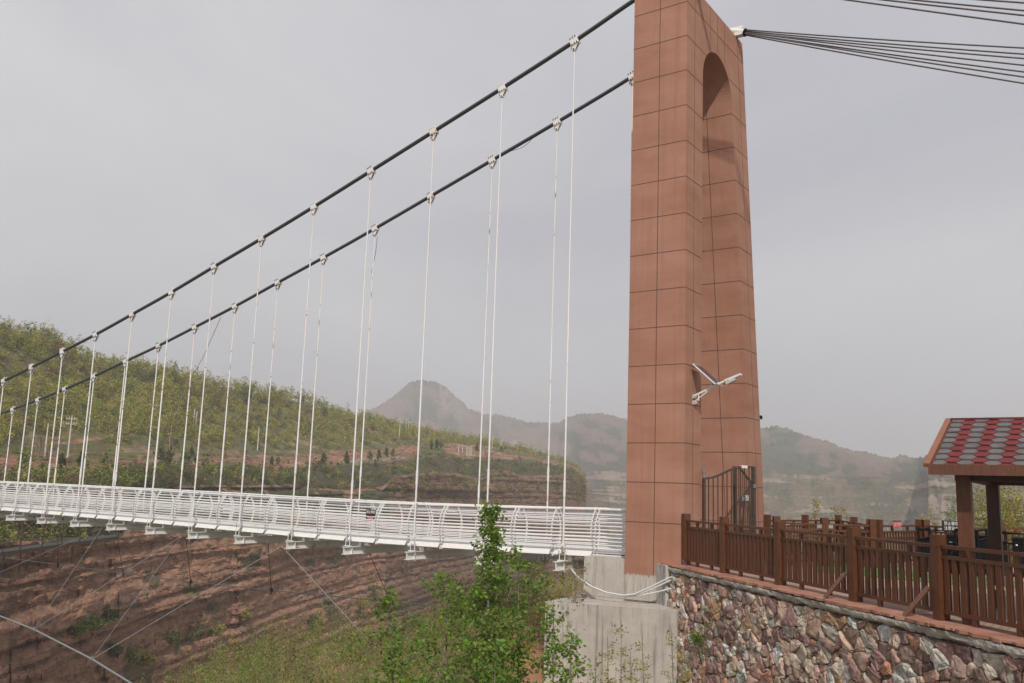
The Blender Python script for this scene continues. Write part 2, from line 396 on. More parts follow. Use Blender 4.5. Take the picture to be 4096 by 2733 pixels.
# railing sections
PROF = [(-.13, .06), (-.04, .03), (.02, -.01), (.2, -.055), (.42, -.085), (.62, -.075), (.84, .0), (1.05, .13), (1.12, .185)]  # (height, inward offset)
def prof(z): return float(smooth_interp([q[0] for q in PROF], [q[1] for q in PROF], z))
def railing(L, side, posts):
    root = empty('bridge_railing', (0, 0, 0))
    for py_ in posts:
        b = MB(); zz = np.linspace(-.13, 1.1, 15)
        pts = [(side*-1*prof(z), z) for z in zz]
        for (xa, za), (xb, zb) in zip(pts, pts[1:]):
            b.bar((xa, py_, za), (xb, py_, zb+.004), .016, .075, (0, 1, 0)) if False else b.bar((xa, py_, za), (xb, py_, zb+.004), .07, .02, (0, 1, 0))
        b.box((side*-1*prof(-.1), py_, -.13), (.11, .10, .09)); b.build('post', 'white', root, local=True)
    b = MB(); x = side*-1*prof(1.1); b.tube([(x, .0, 1.105), (x, L, 1.105)], .032, 10)
    for py_ in posts: b.tube([(x, py_-.03, 1.105), (x, py_+.03, 1.105)], .037, 10)
    b.build('handrail', 'white', root, local=True)
    b = MB()
    for k in range(10):
        z = .075+k*.099; x = side*-1*(prof(z)-.03); b.tube([(x, .02, z), (x, L-.02, z)], .0225, 6, caps=False)
    b.build('rails', 'white', root, local=True)
    return root
SEC = [12.1+2.615*i for i in range(19)]
def place(o, x, a, c):
    za, zc = deckz(a), deckz(c); o.location = (x, a, za); o.rotation_euler = (math.atan2(zc-za, c-a), 0, 0)
for side, x in ((-1, XN), (1, XF_)):
    s0 = railing(1.2, side, (.06, 1.14)); place(s0, x, 10.9, 12.1)
    nm = 'near' if side < 0 else 'far'
    tag(s0, 'short white railing section beside the tower on the %s side of the bridge' % nm, 'railing', 'white bridge railing sections')
    proto = railing(2.615, side, (.06, 1.3075, 2.555))
    for i, y in enumerate(SEC):
        o = proto if i == 0 else copy_tree(proto); place(o, x, y, y+2.615)
        tag(o, 'white curved railing section, %s full one from the tower on the %s side' % (ORDN[i], nm), 'railing', 'white bridge railing sections')

# ------------------------------------------------------------------ main cables, clamps and hangers
XC = {'near': 21.3, 'far': 24.43}
CY = [9.6, 10.4, 12.9, 15.48, 18.18, 20.89, 23.59, 26.29, 28.96, 31.55, 34.13, 36.71, 39.23, 41.74, 44.15, 50, 56, 62]
CZ = [16.02, 15.76, 14.83, 13.97, 13.11, 12.25, 11.40, 10.59, 9.82, 9.06, 8.37, 7.69, 7.10, 6.51, 5.98, 4.9, 4.05, 3.5]
def cabz(y): return float(smooth_interp(CY, CZ, y))
YH = {'near': [12.9, 15.48, 18.18, 20.89, 23.59, 26.29, 28.96, 31.55, 34.13, 36.71, 39.23, 41.74, 44.15], 'far': []}
FARPX = [(1446,183),(1279,284),(1130,374),(989,454),(861,527),(743,592),(638,650),(540,701),(448,747),(365,789),(289,825),(217,857),(150,886),(88,913),(30,938)]
FARPX[0] = (1452, 181)
YH['far'] = [onx(px, py, 24.43).y for px, py in FARPX]
for k in YH:
    while YH[k][-1] < 58: YH[k].append(YH[k][-1]+2.55)
def strandbundle(pts, r, n=6):
    b = MB()
    for k in range(n):
        a = 2*math.pi*k/n+.3; b.tube([(p[0]+math.cos(a)*r, p[1]-math.sin(a)*r*.3, p[2]+math.sin(a)*r*.9) for p in pts], r*.62, 6)
    return b
for k, x in XC.items():
    pts = [(x, y, cabz(y)+(0 if k == 'near' else .0)) for y in np.r_[np.arange(9.6, 46, .85), np.arange(46, 63, 2)]]
    c = strandbundle(pts, .043).build('main_cable', 'cable')
    tag(c, 'dark grey main cable of bundled strands on the %s side of the bridge' % k, 'cable', 'main cables of the bridge')
def clamp_mesh(slope):
    b = MB(); d = V((0, 1, -slope)).normalized(); up = V((0, slope, 1)).normalized(); ex = V((1, 0, 0))
    for sx in (-1, 1):
        b.box(ex*(sx*.055), (.27, .03, .17), (d, ex, up)); b.box(ex*(sx*.047)+up*.105, (.27, .045, .05), (d, ex, up)); b.box(ex*(sx*.047)-up*.105, (.27, .045, .05), (d, ex, up))
    b.box((0, 0, 0), (.255, .09, .15), (d, ex, up))
    for sx in (-1, 1):
        q = [d*-.125-up*.11, d*.125-up*.11, V((0, .045, -.30)), V((0, -.045, -.30))]
        b.prism([p+ex*(sx*.035) for p in q], ex*(sx*.014))
    b.box(V((0, .04, -.15)) + d*.06, (.012, .06, .16)); b.box((0, 0, -.31), (.06, .12, .02))
    return b, d, up, ex
def bolt_mesh(b, d, up, ex):
    for s in (-1, 1):
        for t in (-.085, 0, .085): p = up*(s*.105)+d*t; b.tube([p-ex*.10, p+ex*.10], .019, 6, 1)
    b.tube([V((-.075, 0, -.27)), V((.075, 0, -.27))], .022, 8, 1)
for k, x in XC.items():
    for i, y in enumerate(YH[k]):
        zc = cabz(y); slope = -(cabz(y+.3)-cabz(y-.3))/.6
        root = empty('hanger', (x, y, zc))
        tag(root, 'white steel hanger rod, %s from the tower under the %s main cable' % (ORDN[i], k), 'hanger', 'hanger rods under the main cables')
        b, d, up, ex = clamp_mesh(slope); bolt_mesh(b, d, up, ex); b.build('cable_clamp', ['rusty_white' if (i*7+len(k)) % 3 == 0 else 'white', 'rust' if k == 'far' or i % 3 == 0 else 'rusty_white'], root, local=True)
        yb = y; hb = min(HY, key=lambda q: abs(q-y)) if k == 'far' else y
        dy = (hb-y) if abs(hb-y) < .06 else 0
        zb = deckz(y)-.28; L = zc-zb
        b = MB(); rr = .022 if y < 30 else .026
        sh = random.uniform(-.006, .006)
        def at(z): return (0, dy*(z/-L), z)
        b.tube([at(-.30), at(-L*.55), at(-L*.55-.02), at(-L+.42)], [rr, rr, rr*1.22, rr*1.22], 8)
        if L > 3.2:
            zt = -L+random.uniform(1.8, 2.6); b.tube([at(zt-.22), at(zt+.22)], rr*1.7, 8)
            if L > 7:
                zt2 = zt+random.uniform(2.8, 3.8); b.tube([at(zt2-.05), at(zt2+.05)], rr*1.6, 8)
        b.build('rod', 'rusty_white' if i > 3 or k == 'far' else 'white', root, local=True)
        b = MB(); bx = 20.93+.33-21.3 if k == 'near' else 24.85-.33-24.43
        b.box((bx, dy, -L+.43), (.05, .22, .02))
        for s in (-1, 1): b.tube([(bx, dy+s*.085, -L+.52), (bx, dy+s*.085, -L-.30)], .012, 6)
        b.box((bx, dy, -L+.012), (.12, .26, .02)); b.box((bx, dy, -L-.265), (.1, .24, .018)); b.tube([(bx, dy, -L-.25), (bx, dy, -L-.36)], .012, 6)
        b.tube([(0, dy, -L+.43), (bx, dy, -L+.43)], .02, 6)
        b.build('yoke', 'rusty_white', root, local=True)

# backstay strands
def strand(name, p0, p1, sag, r, lab, grp, mat='strand'):
    p0, p1 = V(p0), V(p1); b = MB(); b.tube([p0.lerp(p1, t) - V((0, 0, 4*sag*t*(1-t))) for t in np.linspace(0, 1, 13)], r, 7)
    return tag(b.build(name, mat), lab, 'cable', grp)
endy = (400, 455, 495, 555, 615, 660, 718)
G = 'backstay strands behind the tower'
c0 = V((24.9, 9.05, 15.70))
for i, y in enumerate(endy):
    q = onx((3050+2350*.445)/K, y*.445/K, 24.9+(-.25+.5*((i*3) % 7)/6)); off = V((.05*((i*3) % 7-3)/3, 0, .07*(3-i)/3))
    q2 = c0+off + (q-c0-off)*1.9
    nm = 'topmost' if i == 0 else 'lowest' if i == 6 else ORDN[i]
    strand('backstay_strand', c0+off, q2, .10, .021, '%s brown strand%s in the fan of seven beside the tower' % (nm, '' if i in (0, 6) else ' from the top'), G)
n0 = V((21.6, 9.05, 15.80))
for i, (ax, ay, bx, by) in enumerate([(1930, 0, 2350, 49), (2098, 0, 2350, 30), (2170, 0, 2350, 20), (2280, 0, 2350, 3)]):
    q = onx(bx, by, 21.6+.06*i); q2 = n0+V((.03*i, 0, .02*i)) + (q-n0)*1.8
    strand('backstay_strand', n0+V((.03*i-.05, 0, .03*i-.05)), q2, .06, .021, '%s of the four strands across the top right corner' % ('lowest', 'second lowest', 'second highest', 'highest')[i], G)
for nm, c in (('arch side', c0), ('near', n0)):
    r = empty('cable_collar', c, 'white bolted cable collar at the tower top, %s strands' % ('gathering the seven' if nm != 'near' else 'gathering the upper four'), 'collar', 'cable collars at the tower top')
    d = V((0, -1, -.36)).normalized(); b = MB(); b.tube([c-d*.45, c+d*.02], .105, 16); b.build('collar', 'white', r)
    b = MB(); b.tube([c+d*.02, c+d*.06], .125, 16); b.build('flange', 'black', r)
    b = MB(); b.box(c-d*.26+V((0, 0, -.12)), (.2, .42, .10)); b.box(c-d*.26+V((0, 0, .11)), (.05, .42, .09)); b.build('bracket', 'white', r)

# wind guys below the bridge
def rope(name, pts, r, lab, mat='guy', cat='cable', grp=None, n=6):
    b = MB(); b.tube(pts, r, n); return tag(b.build(name, mat), lab, cat, grp)
def sagl(p0, p1, s, n=9):
    p0, p1 = V(p0), V(p1); return [p0.lerp(p1, t)-V((0, 0, 4*s*t*(1-t))) for t in np.linspace(0, 1, n)]
tip = lambda y, k=0: V((20.93 if not k else 24.85, y, deckz(y)-.44))
NH = YH['near']
cl1 = ony(78, 1445, 31.4); cl2 = ony(211, 1513, 26.1); e0 = ony(0, 1414, 34.6); e1 = ony(300, 1568, 22.6); e2 = e1+(e1-cl2)*2.2; e00 = e0+(e0-cl1)*4
rope('wind_guy_cable', [e00, e0, cl1, cl2, e1, e2], .029, 'thick grey wind guy cable crossing the lower left corner', grp='wind guy cables')
Ty = {654: 23.59, 424: 28.96, 238: 34.13, 84: 39.23}
t = {k: tip(y) for k, y in Ty.items()}
GT = 'thin grey tie ropes from the floor beams'
rope('tie_rope', [t[238], cl1], .0078, 'thin grey tie rope from a floor beam steeply down to the upper guy clamp', grp=GT)
rope('tie_rope', [t[424], cl1], .0078, 'thin grey tie rope slanting long and low to the upper guy clamp', grp=GT)
rope('tie_rope', [t[424], cl2], .0078, 'thin grey tie rope from a floor beam steeply down to the lower guy clamp', grp=GT)
rope('tie_rope', [t[654], cl2], .0078, 'thin grey tie rope slanting long and low to the lower guy clamp', grp=GT)
an = ony(828, 1451, 20.9)
rope('tie_rope', [t[654], an, an+(an-t[654])*.25], .0125, 'grey tie rope running down right from a floor beam into the scrub', grp=GT)
for py_, yy, lab in ((1317, 37.0, 'tie rope at the left edge rising to a beam, lower of two'), (1258, 42.5, 'tie rope at the left edge rising to a beam, upper of two')):
    q = ony(-8, py_, yy); rope('tie_rope', [t[238] if yy < 40 else t[84], q, q+(q-t[238])*.4], .0078, 'thin grey '+lab, grp=GT)
for q, nm in ((cl1, 'upper left'), (cl2, 'lower right')):
    b = MB(); dd = (cl2-cl1).normalized(); b.tube([q-dd*.10, q+dd*.10], .055, 8)
    for s in (-1, 1): b.tube([q+dd*.05*s-V((0, .0, .10)), q+dd*.05*s+V((0, 0, .10))], .014, 6)
    tag(b.build('cable_clip', 'greyrail'), 'small bolted clip on the thick guy cable, %s one' % nm, 'clip', 'clips on the near wind guy')
FG = [((-30, 1276), 52.5), ((9, 1280), 51.), ((133, 1296), 46.), ((283, 1316), 40.5), ((438, 1336), 35.), ((623, 1355), 29.6), ((895, 1381), 23.6)]
fp = [ony(*p, y) for p, y in FG]; fp.append(fp[-1]+(fp[-1]-fp[-2])*.7)
rope('wind_guy_cable', fp, .021, 'slack grey wind guy cable below the bridge in front of the cliff', grp='wind guy cables')
for i, (p, top) in enumerate(zip(fp[1:7], (None, (132, 1228), (268, 1232), (427, 1238), (615, 1250), (848, 1270)))):
    q = V((24.85, p.y, deckz(p.y)-.44)) if top is None else onx(*top, 24.85)
    q.z = deckz(q.y)-.44 if top is None else min(q.z, deckz(q.y)-.40)
    rope('drop_rope', [q, p], .012, 'dark drop rope between deck and slack guy, %s from the left' % ORDN[i], 'darkrope', grp='dark drop ropes under the deck')
    if i < 5:
        b = MB(); b.box(p, (.07, .14, .12)); b.tube([p-V((0, 0, .17)), p+V((0, 0, .12))], .025, 6)
        tag(b.build('cable_clip', 'darkrope'), 'dark clip on the slack guy cable, %s from the left' % ORDN[i], 'clip', 'clips on the slack wind guy')
# dangling rope and loose wires
rope('dangling_rope', [onx(*p, 24.9) for p in ((507, 728), (486, 775), (466, 820), (445, 857), (425, 896), (406, 937), (396, 970), (390, 1003), (389, 1034))], .014, 'straw coloured rope dangling in a curve from the far main cable', 'rope', 'rope')
rope('loose_wire', [onx(*p, 24.5) for p in ((1222, 318), (1212, 329), (1200, 338), (1187, 343), (1172, 347))], .008, 'thin loose wire sagging under the far main cable near its second hanger', 'darkrope', 'wire', 'loose wires under the far cable')
rope('loose_wire', [onx(*p, 24.5) for p in ((866, 545), (862, 580), (857, 605), (852, 627))], .009, 'thin loose wire hanging beside the fifth far hanger', 'darkrope', 'wire', 'loose wires under the far cable')

# ------------------------------------------------------------------ lettering
def text(body, size, origin, xdir, ydir, mat, parent, name='lettering', squash=1.):
    c = bpy.data.curves.new(name, 'FONT'); c.body = body; c.size = size; c.align_x = 'CENTER'; c.align_y = 'CENTER'; c.extrude = .002; c.resolution_u = 3
    o = bpy.data.objects.new('tmp', c); COL.objects.link(o); dg = bpy.context.evaluated_depsgraph_get(); me = bpy.data.meshes.new_from_object(o.evaluated_get(dg))
    bpy.data.objects.remove(o); x, y = V(xdir).normalized(), V(ydir).normalized(); zz = x.cross(y)
    M = Matrix((x*squash, y, zz)).transposed().to_4x4(); M.translation = V(origin)-ORG[parent]; me.transform(M)
    me.materials.clear(); me.materials.append(MT[mat]); return link(name, me, parent, ORG[parent])

# ------------------------------------------------------------------ gate
def gate_leaf(hinge, free, zb, lab, dense, sign=False):
    hinge, free = V((*hinge, 0)), V((*free, 0)); d = free-hinge; L = d.length; d.normalize()
    root = empty('iron_gate', (hinge.x, hinge.y, zb), lab, 'gate', 'iron gate leaves at the tower')
    top = lambda s: 2.12 + .36*(.5-.5*math.cos(math.pi*min(1, s/L/.82)))
    P = lambda s, z: hinge+d*s+V((0, 0, z))
    nn = d.cross(V((0, 0, 1)))
    b = MB(); xs = np.linspace(0, L, 20)
    for a, c in zip(xs, xs[1:]): b.bar(P(a-.005, top(a)), P(c+.005, top(c)), .045, .05, (0, 0, 1))
    b.bar(P(0, zb), P(0, top(0)), .07, .07, nn); b.bar(P(L, zb), P(L, top(L)+.02), .085, .085, nn)
    b.bar(P(0, zb+.08), P(L, zb+.08), .04, .05); b.bar(P(0, zb+.62), P(L, zb+.62), .035, .04)
    b.build('frame', 'gate', root)
    b = MB(); k = int(L/dense)
    for i in range(1, k): s = L*i/k; b.bar(P(s, zb+.1), P(s, top(s)-.02), .022, .022, nn)
    b.build('bars', 'gate', root)
    if sign:
        b = MB(); c = P(L*.50, 1.62)-nn*.0 ; s_ = -1 if nn.dot(EYE-c) < 0 else 1; o = nn*s_
        b.box(P(L*.5, 1.56)+o*.03, (.82, .012, .32), (d, nn, V((0, 0, 1)))); sg = b.build('warning_board', 'sign_black', root)
        xd = V((0, 0, 1)).cross(o); 
        text('当心坠落', .17, P(L*.5, 1.64)+o*.04, xd, (0, 0, 1), 'sign_white', sg, 'white_lettering'); text('注意安全', .12, P(L*.5, 1.46)+o*.04, xd, (0, 0, 1), 'sign_red', sg, 'red_lettering')
    return root, P, top, L
g1, P, tp, L = gate_leaf((22.08, 9.20), (23.95, 8.56), .12, 'dark bronze iron gate leaf swung open, with a curved top rising to the right', .165)
b = MB(); b.box(P(L*.80, tp(L*.8)+.0), (.24, .06, .07), ((P(1, 0)-P(0, 0)), V((0, 0, 1)).cross(P(1, 0)-P(0, 0)), V((0, 0, 1)))); b.build('white_tape', 'white', g1)
b = MB(); b.tube([P(0, 2.13), P(0, 2.28)], .045, 8); b.tube([P(0, 2.26), P(0, 2.33)], .06, 8); b.build('hinge_post_cap', 'greyrail', g1)
b = MB(); q = P(L, 1.98); b.box(q+V((-.02, -.05, 0)), (.09, .06, .10)); b.build('lock', 'greyrail', g1)
gate_leaf((25.72, 9.22), (23.98, 9.10), .12, 'dark iron gate leaf nearly shut with black warning board on its bars', .19, True)

# ------------------------------------------------------------------ solar lamp on the tower
lamp = empty('solar_street_lamp', (21.6, YF, 4.0), 'white solar street lamp arm with tilted panel mounted on the tower leg', 'lamp')
A0, A1 = V((21.62, YF, 4.19)), V((21.62, 8.42, 4.56)); TIP = V((21.62, 8.02, 4.72)); ad = (TIP-A0).normalized(); au = ad.cross(V((1, 0, 0)))*-1
b = MB(); b.tube([A0, A1+ad*.06], .032, 10); b.build('arm', 'white', lamp)
b = MB(); b.tube([V((21.62, YF, 4.03)), A0.lerp(A1, .62)], .018, 8); b.tube([V((21.62, YF-.14, 4.08)), V((21.62, YF-.14, 4.26))], .018, 8); b.build('brace', 'white', lamp)
b = MB()
for z in (4.19, 4.03): b.box((21.62, YF-.012, z), (.16, .024, .11)); b.box((21.62, YF-.05, z), (.06, .08, .06))
b.build('wall_bracket', 'chip', lamp)
s0, s1 = V((21.62, 9.20, 5.00)), V((21.62, 8.60, 4.46)); sd = (s1-s0).normalized(); sn = V((1, 0, 0)).cross(sd); sn = sn if sn.z > 0 else -sn
b = MB(); b.box((s0+s1)/2, ((s1-s0).length, .50, .03), (sd, V((1, 0, 0)), sn)); pf = b.build('solar_panel', 'white', lamp)
b = MB(); b.box((s0+s1)/2+sn*.016, ((s1-s0).length-.04, .46, .006), (sd, V((1, 0, 0)), sn)); b.build('cells', 'solar', pf)
b = MB(); m0 = s0.lerp(s1, .62)-sn*.02; b.bar(m0, A0.lerp(A1, .60), .035, .05, (1, 0, 0)); b.bar(s0.lerp(s1, .86)-sn*.02, A0.lerp(A1, .86), .03, .035, (1, 0, 0)); b.build('panel_stay', 'white', lamp)
hd = A0.lerp(TIP, .68)
b = MB(); b.box(A0.lerp(TIP, .78)+au*.05, (.26, .13, .10), (ad, V((1, 0, 0)), au)); b.build('battery_box', 'chip', lamp)
b = MB(); b.prism([A1-V((.06, 0, 0))-au*.03, TIP-V((.08, 0, 0))-au*.005, TIP-V((.08, 0, 0))+au*.04, A1-V((.06, 0, 0))+au*.045], (.14, 0, 0)); b.build('lamp_head', 'white', lamp)
cb = MB(); q = V((27.0-.103*.0, 9.5, 4.09)); cb.box((26.93, 9.42, 4.10), (.22, .12, .10)); fr = cb.build('security_camera', 'black')
tag(fr, 'small black security camera on the far side of the tower', 'camera')
b = MB(); b.bar((26.5, 9.42, 4.165), (26.97, 9.42, 4.16), .05, .02); b.build('bracket', 'chip', fr)

# ------------------------------------------------------------------ retaining wall with fence
T0 = V((20.97, 9.20, 0)); TD = (V((14.85, 2.5, 0))-V((21.0, 9.2, 0))).normalized(); TN = V((TD.y, -TD.x, 0))
if TN.dot(EYE-T0) < 0: TN = -TN
UP = V((0, 0, 1))
OFF = .40
def wp(t, z, o=OFF): return T0 + TD*t + TN*o + UP*z
wall = empty('retaining_wall', wp(5, -5), 'rubble stone retaining wall topped with mortar and red slate below the fence', 'wall')
TA, TB = -.75, 15.
# mortar backing
b = MB(); b.prism([wp(TA, -.2, OFF-.05), wp(TB, -.2, OFF-.05), wp(TB, -5.6, OFF+.28), wp(TA, -5.6, OFF+.28)], TN*-.6); b.build('mortar_bed', 'mortar', wall)
# stones: cells of a jittered pattern
seeds = []
v = .30
rowi = 0
v = .02
while v < 4.6:
    h = random.uniform(.12, .28); u = TA-.2 + random.uniform(0, .3)
    while u < TB:
        ww = random.choice([.13, .18, .22, .28, .34, .42, .52])*random.uniform(.85, 1.15)
        seeds.append((u+ww/2, v+random.uniform(-.09, .09)+(.0), ww)); u += ww
        if random.random() < .3: seeds.append((u+random.uniform(-.03, .03), v+h*.5+random.uniform(-.05, .05), .08))
    v += h; rowi += 1
PAL = [((.32, .205, .165), 5), ((.235, .145, .128), 5), ((.38, .27, .215), 5), ((.44, .35, .285), 4), ((.36, .33, .295), 2.5), ((.47, .44, .39), 1.8), ((.40, .21, .135), 1.5), ((.30, .19, .11), 1.8), ((.19, .12, .108), 2.5)]
def clipped(i):
    sx, sy, sw = seeds[i]; poly = [(sx-.5, sy-.42), (sx+.5, sy-.42), (sx+.5, sy+.42), (sx-.5, sy+.42)]
    for k, (ox, oy, ow) in enumerate(seeds):
        if k == i or abs(ox-sx) > .9 or abs(oy-sy) > .8: continue
        dx, dy = ox-sx, (oy-sy)*1.25; L2 = dx*dx+(oy-sy)*dy*1.0
        wgt = .5+ .35*(sw-ow)/max(.2, math.hypot(dx, oy-sy))*.5; wgt = min(.72, max(.28, wgt))
        mx, my = sx+dx*wgt, sy+(oy-sy)*wgt; nx, ny = dx, dy
        out = []
        for q in range(len(poly)):
            a, c = poly[q], poly[(q+1) % len(poly)]; da = (a[0]-mx)*nx+(a[1]-my)*ny; dc = (c[0]-mx)*nx+(c[1]-my)*ny
            if da <= 0: out.append(a)
            if da*dc < 0: tt = da/(da-dc); out.append((a[0]+(c[0]-a[0])*tt, a[1]+(c[1]-a[1])*tt))
        poly = out
        if len(poly) < 3: return None
    return poly
b = MB()
for i in range(len(seeds)):
    sx, sy, sw = seeds[i]
    if sy > 4.4 or sy < .17: continue
    p = clipped(i)
    if not p: continue
    p = [(max(q[0], .02) if sy < 1.12 else q[0], max(q[1], .175)) for q in p]
    if sy < 1.12 and sx < .03: continue
    cx, cy = sum(q[0] for q in p)/len(p), sum(q[1] for q in p)/len(p)
    # round corners, subdivide, roughen
    for it in range(1):
        q2 = []
        for a, c in zip(p, p[1:]+p[:1]): 
            w_ = random.uniform(.03, .13); q2 += [(a[0]*(1-w_)+c[0]*w_, a[1]*(1-w_)+c[1]*w_), (a[0]*.5+c[0]*.5+random.uniform(-.012, .012), a[1]*.5+c[1]*.5+random.uniform(-.012, .012)), (a[0]*w_+c[0]*(1-w_), a[1]*w_+c[1]*(1-w_))]
        p = q2
    size = max(math.hypot(q[0]-cx, q[1]-cy) for q in p)
    if size < .05: continue
    rnd = [random.uniform(-.10, .05) for _ in p]
    tot = sum(wt for _, wt in PAL); r_ = random.uniform(0, tot); c = PAL[0][0]
    for cc, wt in PAL:
        r_ -= wt
        if r_ <= 0: c = cc; break
    kk = random.uniform(.82, 1.15); c = tuple(min(.62, 1.4*x*kk*random.uniform(.95, 1.05)) for x in c)
    dep = random.uniform(.025, .085)*min(1.2, .5+size*2); tx, ty = random.uniform(-.5, .5), random.uniform(-.45, .4)
    rings = []
    for s_, d_ in ((1.0, -.055), (.985, dep*.5), (.93, dep*.9), (.52, dep*1.0+random.uniform(-.012, .02))):
        rings.append([wp(cx+(q[0]-cx)*(s_+rn*.8), -(cy+(q[1]-cy)*(s_+rn*.8)), OFF + d_ + .055*cy*0 + ((q[0]-cx)*tx+(q[1]-cy)*ty)*(.35 if d_ > 0 else 0) + random.uniform(-.012, .012) + .06*(cy/1.0-.3)) for q, rn in zip(p, rnd)])
    k = len(p); vs = sum(rings, []) + [wp(cx, -cy, OFF+dep*1.08+.06*(cy-.3))]
    fs = [(r*k+j, r*k+(j+1) % k, (r+1)*k+(j+1) % k, (r+1)*k+j) for r in range(3) for j in range(k)] + [(3*k+j, 3*k+(j+1) % k, 4*k) for j in range(k)]
    b.add(vs, fs, 0, random.random() < .35, c)
b.build('stonework', 'stone', wall, color=True)
# mortar band with ragged lower edge, slate slabs
b = MB(); n = 420; top, bot, botb = [], [], []
tt = np.linspace(TA+.75, TB, n)
for row, (z, o) in enumerate(((-.045, .425), (-.08, .435), (-.12, .43), (-.155, .40))):
    top.append([wp(t, z + (.022*float(vnoise(t*5, 3.3, seed=9))+random.uniform(-.012, .01) if row == 3 else random.uniform(-.005, .005)), OFF-.355+o+ .022*float(vnoise(t*3, row*.7, seed=3))+.012*float(vnoise(t*11, row*1.7, seed=4)) + random.uniform(-.005, .005)) for t in tt])
top.append([wp(t, -.22, OFF-.35) for t in tt])
b.add(sum(top, []), [(r*n+i, r*n+i+1, (r+1)*n+i+1, (r+1)*n+i) for r in range(4) for i in range(n-1)], 0, False); b.build('mortar_band', 'coping', wall)
t = -.62
sl_i = 0
while t < TB:
    L = random.uniform(.5, 1.3); e = [(t, .40), (t+L-.012, .40)]
    k = 7; edge = [(t+(L-.012)*i/k, OFF+.045+random.uniform(-.03, .045)) for i in range(k, -1, -1)]
    if t < 9 or True:
        b = MB(); th = random.uniform(.03, .05); zt = .012+random.uniform(-.004, .004)
        b.prism([wp(q[0], zt-th, q[1]) for q in [(t, -.25), (t+L-.012, -.25)]+edge], UP*th); b.build('slate_slab', 'slate', wall)
    t += L
b = MB(); b.prism([wp(-.62, -.02, OFF+.12), wp(-.02, -.02, OFF+.12), wp(-.02, -.02, -.1), wp(-.62, -.02, -.1)], (0, 0, -1.05)); b.build('end_pier', 'concrete', wall)

PT = [.0, 2.08, 4.5, 6.98, 9.1, 11.3, 13.5]
def fence(name, pts, lab, pw=.165, h=1.22, pitch=.176, infill='picket'):
    root = empty(name, pts[0], lab, 'fence')
    for p in pts:
        p = V(p); d = (V(pts[-1])-V(pts[0])).normalized(); nn = d.cross(UP)
        b = MB(); b.box(p+UP*(h-.19)/2, (pw, pw, h-.19), (d, nn, UP)); po = b.build('post', 'wood', root)
        b = MB(); b.box(p+UP*(h-.183), (pw*.93, pw*.93, .016), (d, nn, UP)); b.box(p+UP*(h-.0875), (pw, pw, .175), (d, nn, UP)); b.build('post_cap', 'wood', po)
    for a, c in zip(pts, pts[1:]):
        a, c = V(a), V(c); d = c-a; L = d.length; d.normalize(); a2, c2 = a+d*pw/2, c-d*pw/2; nn = d.cross(UP); L2 = (c2-a2).length
        for nm, z, hh, ww in (('top_rail', 1.05, .05, .075), ('middle_rail', .90, .05, .06), ('bottom_rail', .125, .055, .06)):
            b = MB(); b.bar(a2+UP*z, c2+UP*z, ww, hh); b.build(nm, 'wood', root)
        b = MB(); k = max(2, round(L2/pitch))
        for i in range(k):
            s = L2*(i+.5)/k; p = a2+d*s
            if infill == 'picket': b.box(p+UP*.5125+nn*random.uniform(-.003, .003), (.094, .042, .722), (d, nn, UP))
            else: b.box(p+UP*.5125, (.05, .036, .722), (d, nn, UP))
        for s in (L2*.3, L2*.7):
            b.box(a2+d*s+UP*.975, (.08, .045, .098), (d, nn, UP)); b.box(a2+d*s+UP*.05, (.09, .05, .095), (d, nn, UP))
        if infill != 'picket': b.bar(a2+UP*.74, c2+UP*.74, .05, .05)
        b.build('picket_panel', 'wood', root)
    return root
MT['wood_prop'] = wood('weathered plank', (.15, .066, .042))
fence('wooden_fence', [tuple(wp(t, .012, 0)) for t in PT], 'long red brown wooden picket fence along the top of the stone wall')
for (t, nm) in ((6.98, 'left'), (9.1, 'right')):
    f_ = wp(t-.36, .02, OFF-.04); q = wp(t-.09, .46, .13)
    b = MB(); b.bar(f_, q, .075, .03, TN); tag(b.build('wooden_prop', 'wood_prop'), 'loose plank propped against a fence post, %s of the two' % nm, 'plank', 'planks propped on the fence')

BF = {'a': (24.9, 8.40), 'c': (29.6, 7.85), 'd': (24.85, 5.75), 'b': (23.35, 7.75), 'f': (27.6, 5.12), 'g': (26.6, 4.40), 'h': (29.8, 3.2), 'i': (28.6, 2.35), 'k': (30.4, 2.9)}
B3 = lambda k: (*BF[k], .0)
fence('wooden_fence', [B3('b'), ((BF['b'][0]*.5+BF['d'][0]*.5), (BF['b'][1]+BF['d'][1])/2, 0), B3('d')], 'brown wooden balustrade across the lawn, carrying the tin panel', infill='bar')
fence('wooden_fence', [(25.0, 8.55, 0), (27.3, 8.2, 0), B3('c'), (27.2, 6.78, 0), (24.9, 5.80, 0)], 'brown wooden railing round the farther balcony with a lone corner post', infill='bar')
fence('wooden_fence', [(25.0, 5.62, 0), B3('f')], 'brown wooden railing behind the red lettered sign', infill='bar')
fence('wooden_fence', [(27.6, 4.95, 0), (27.0, 4.1, 0), (28.9, 3.25, 0), (29.8, 2.2, 0), (30., .8, 0)], 'brown wooden railing behind the black barriers under the pavilion', infill='bar')
MT['tin'] = plain('weathered tin', (.26, .25, .235), .6, 0, .3)
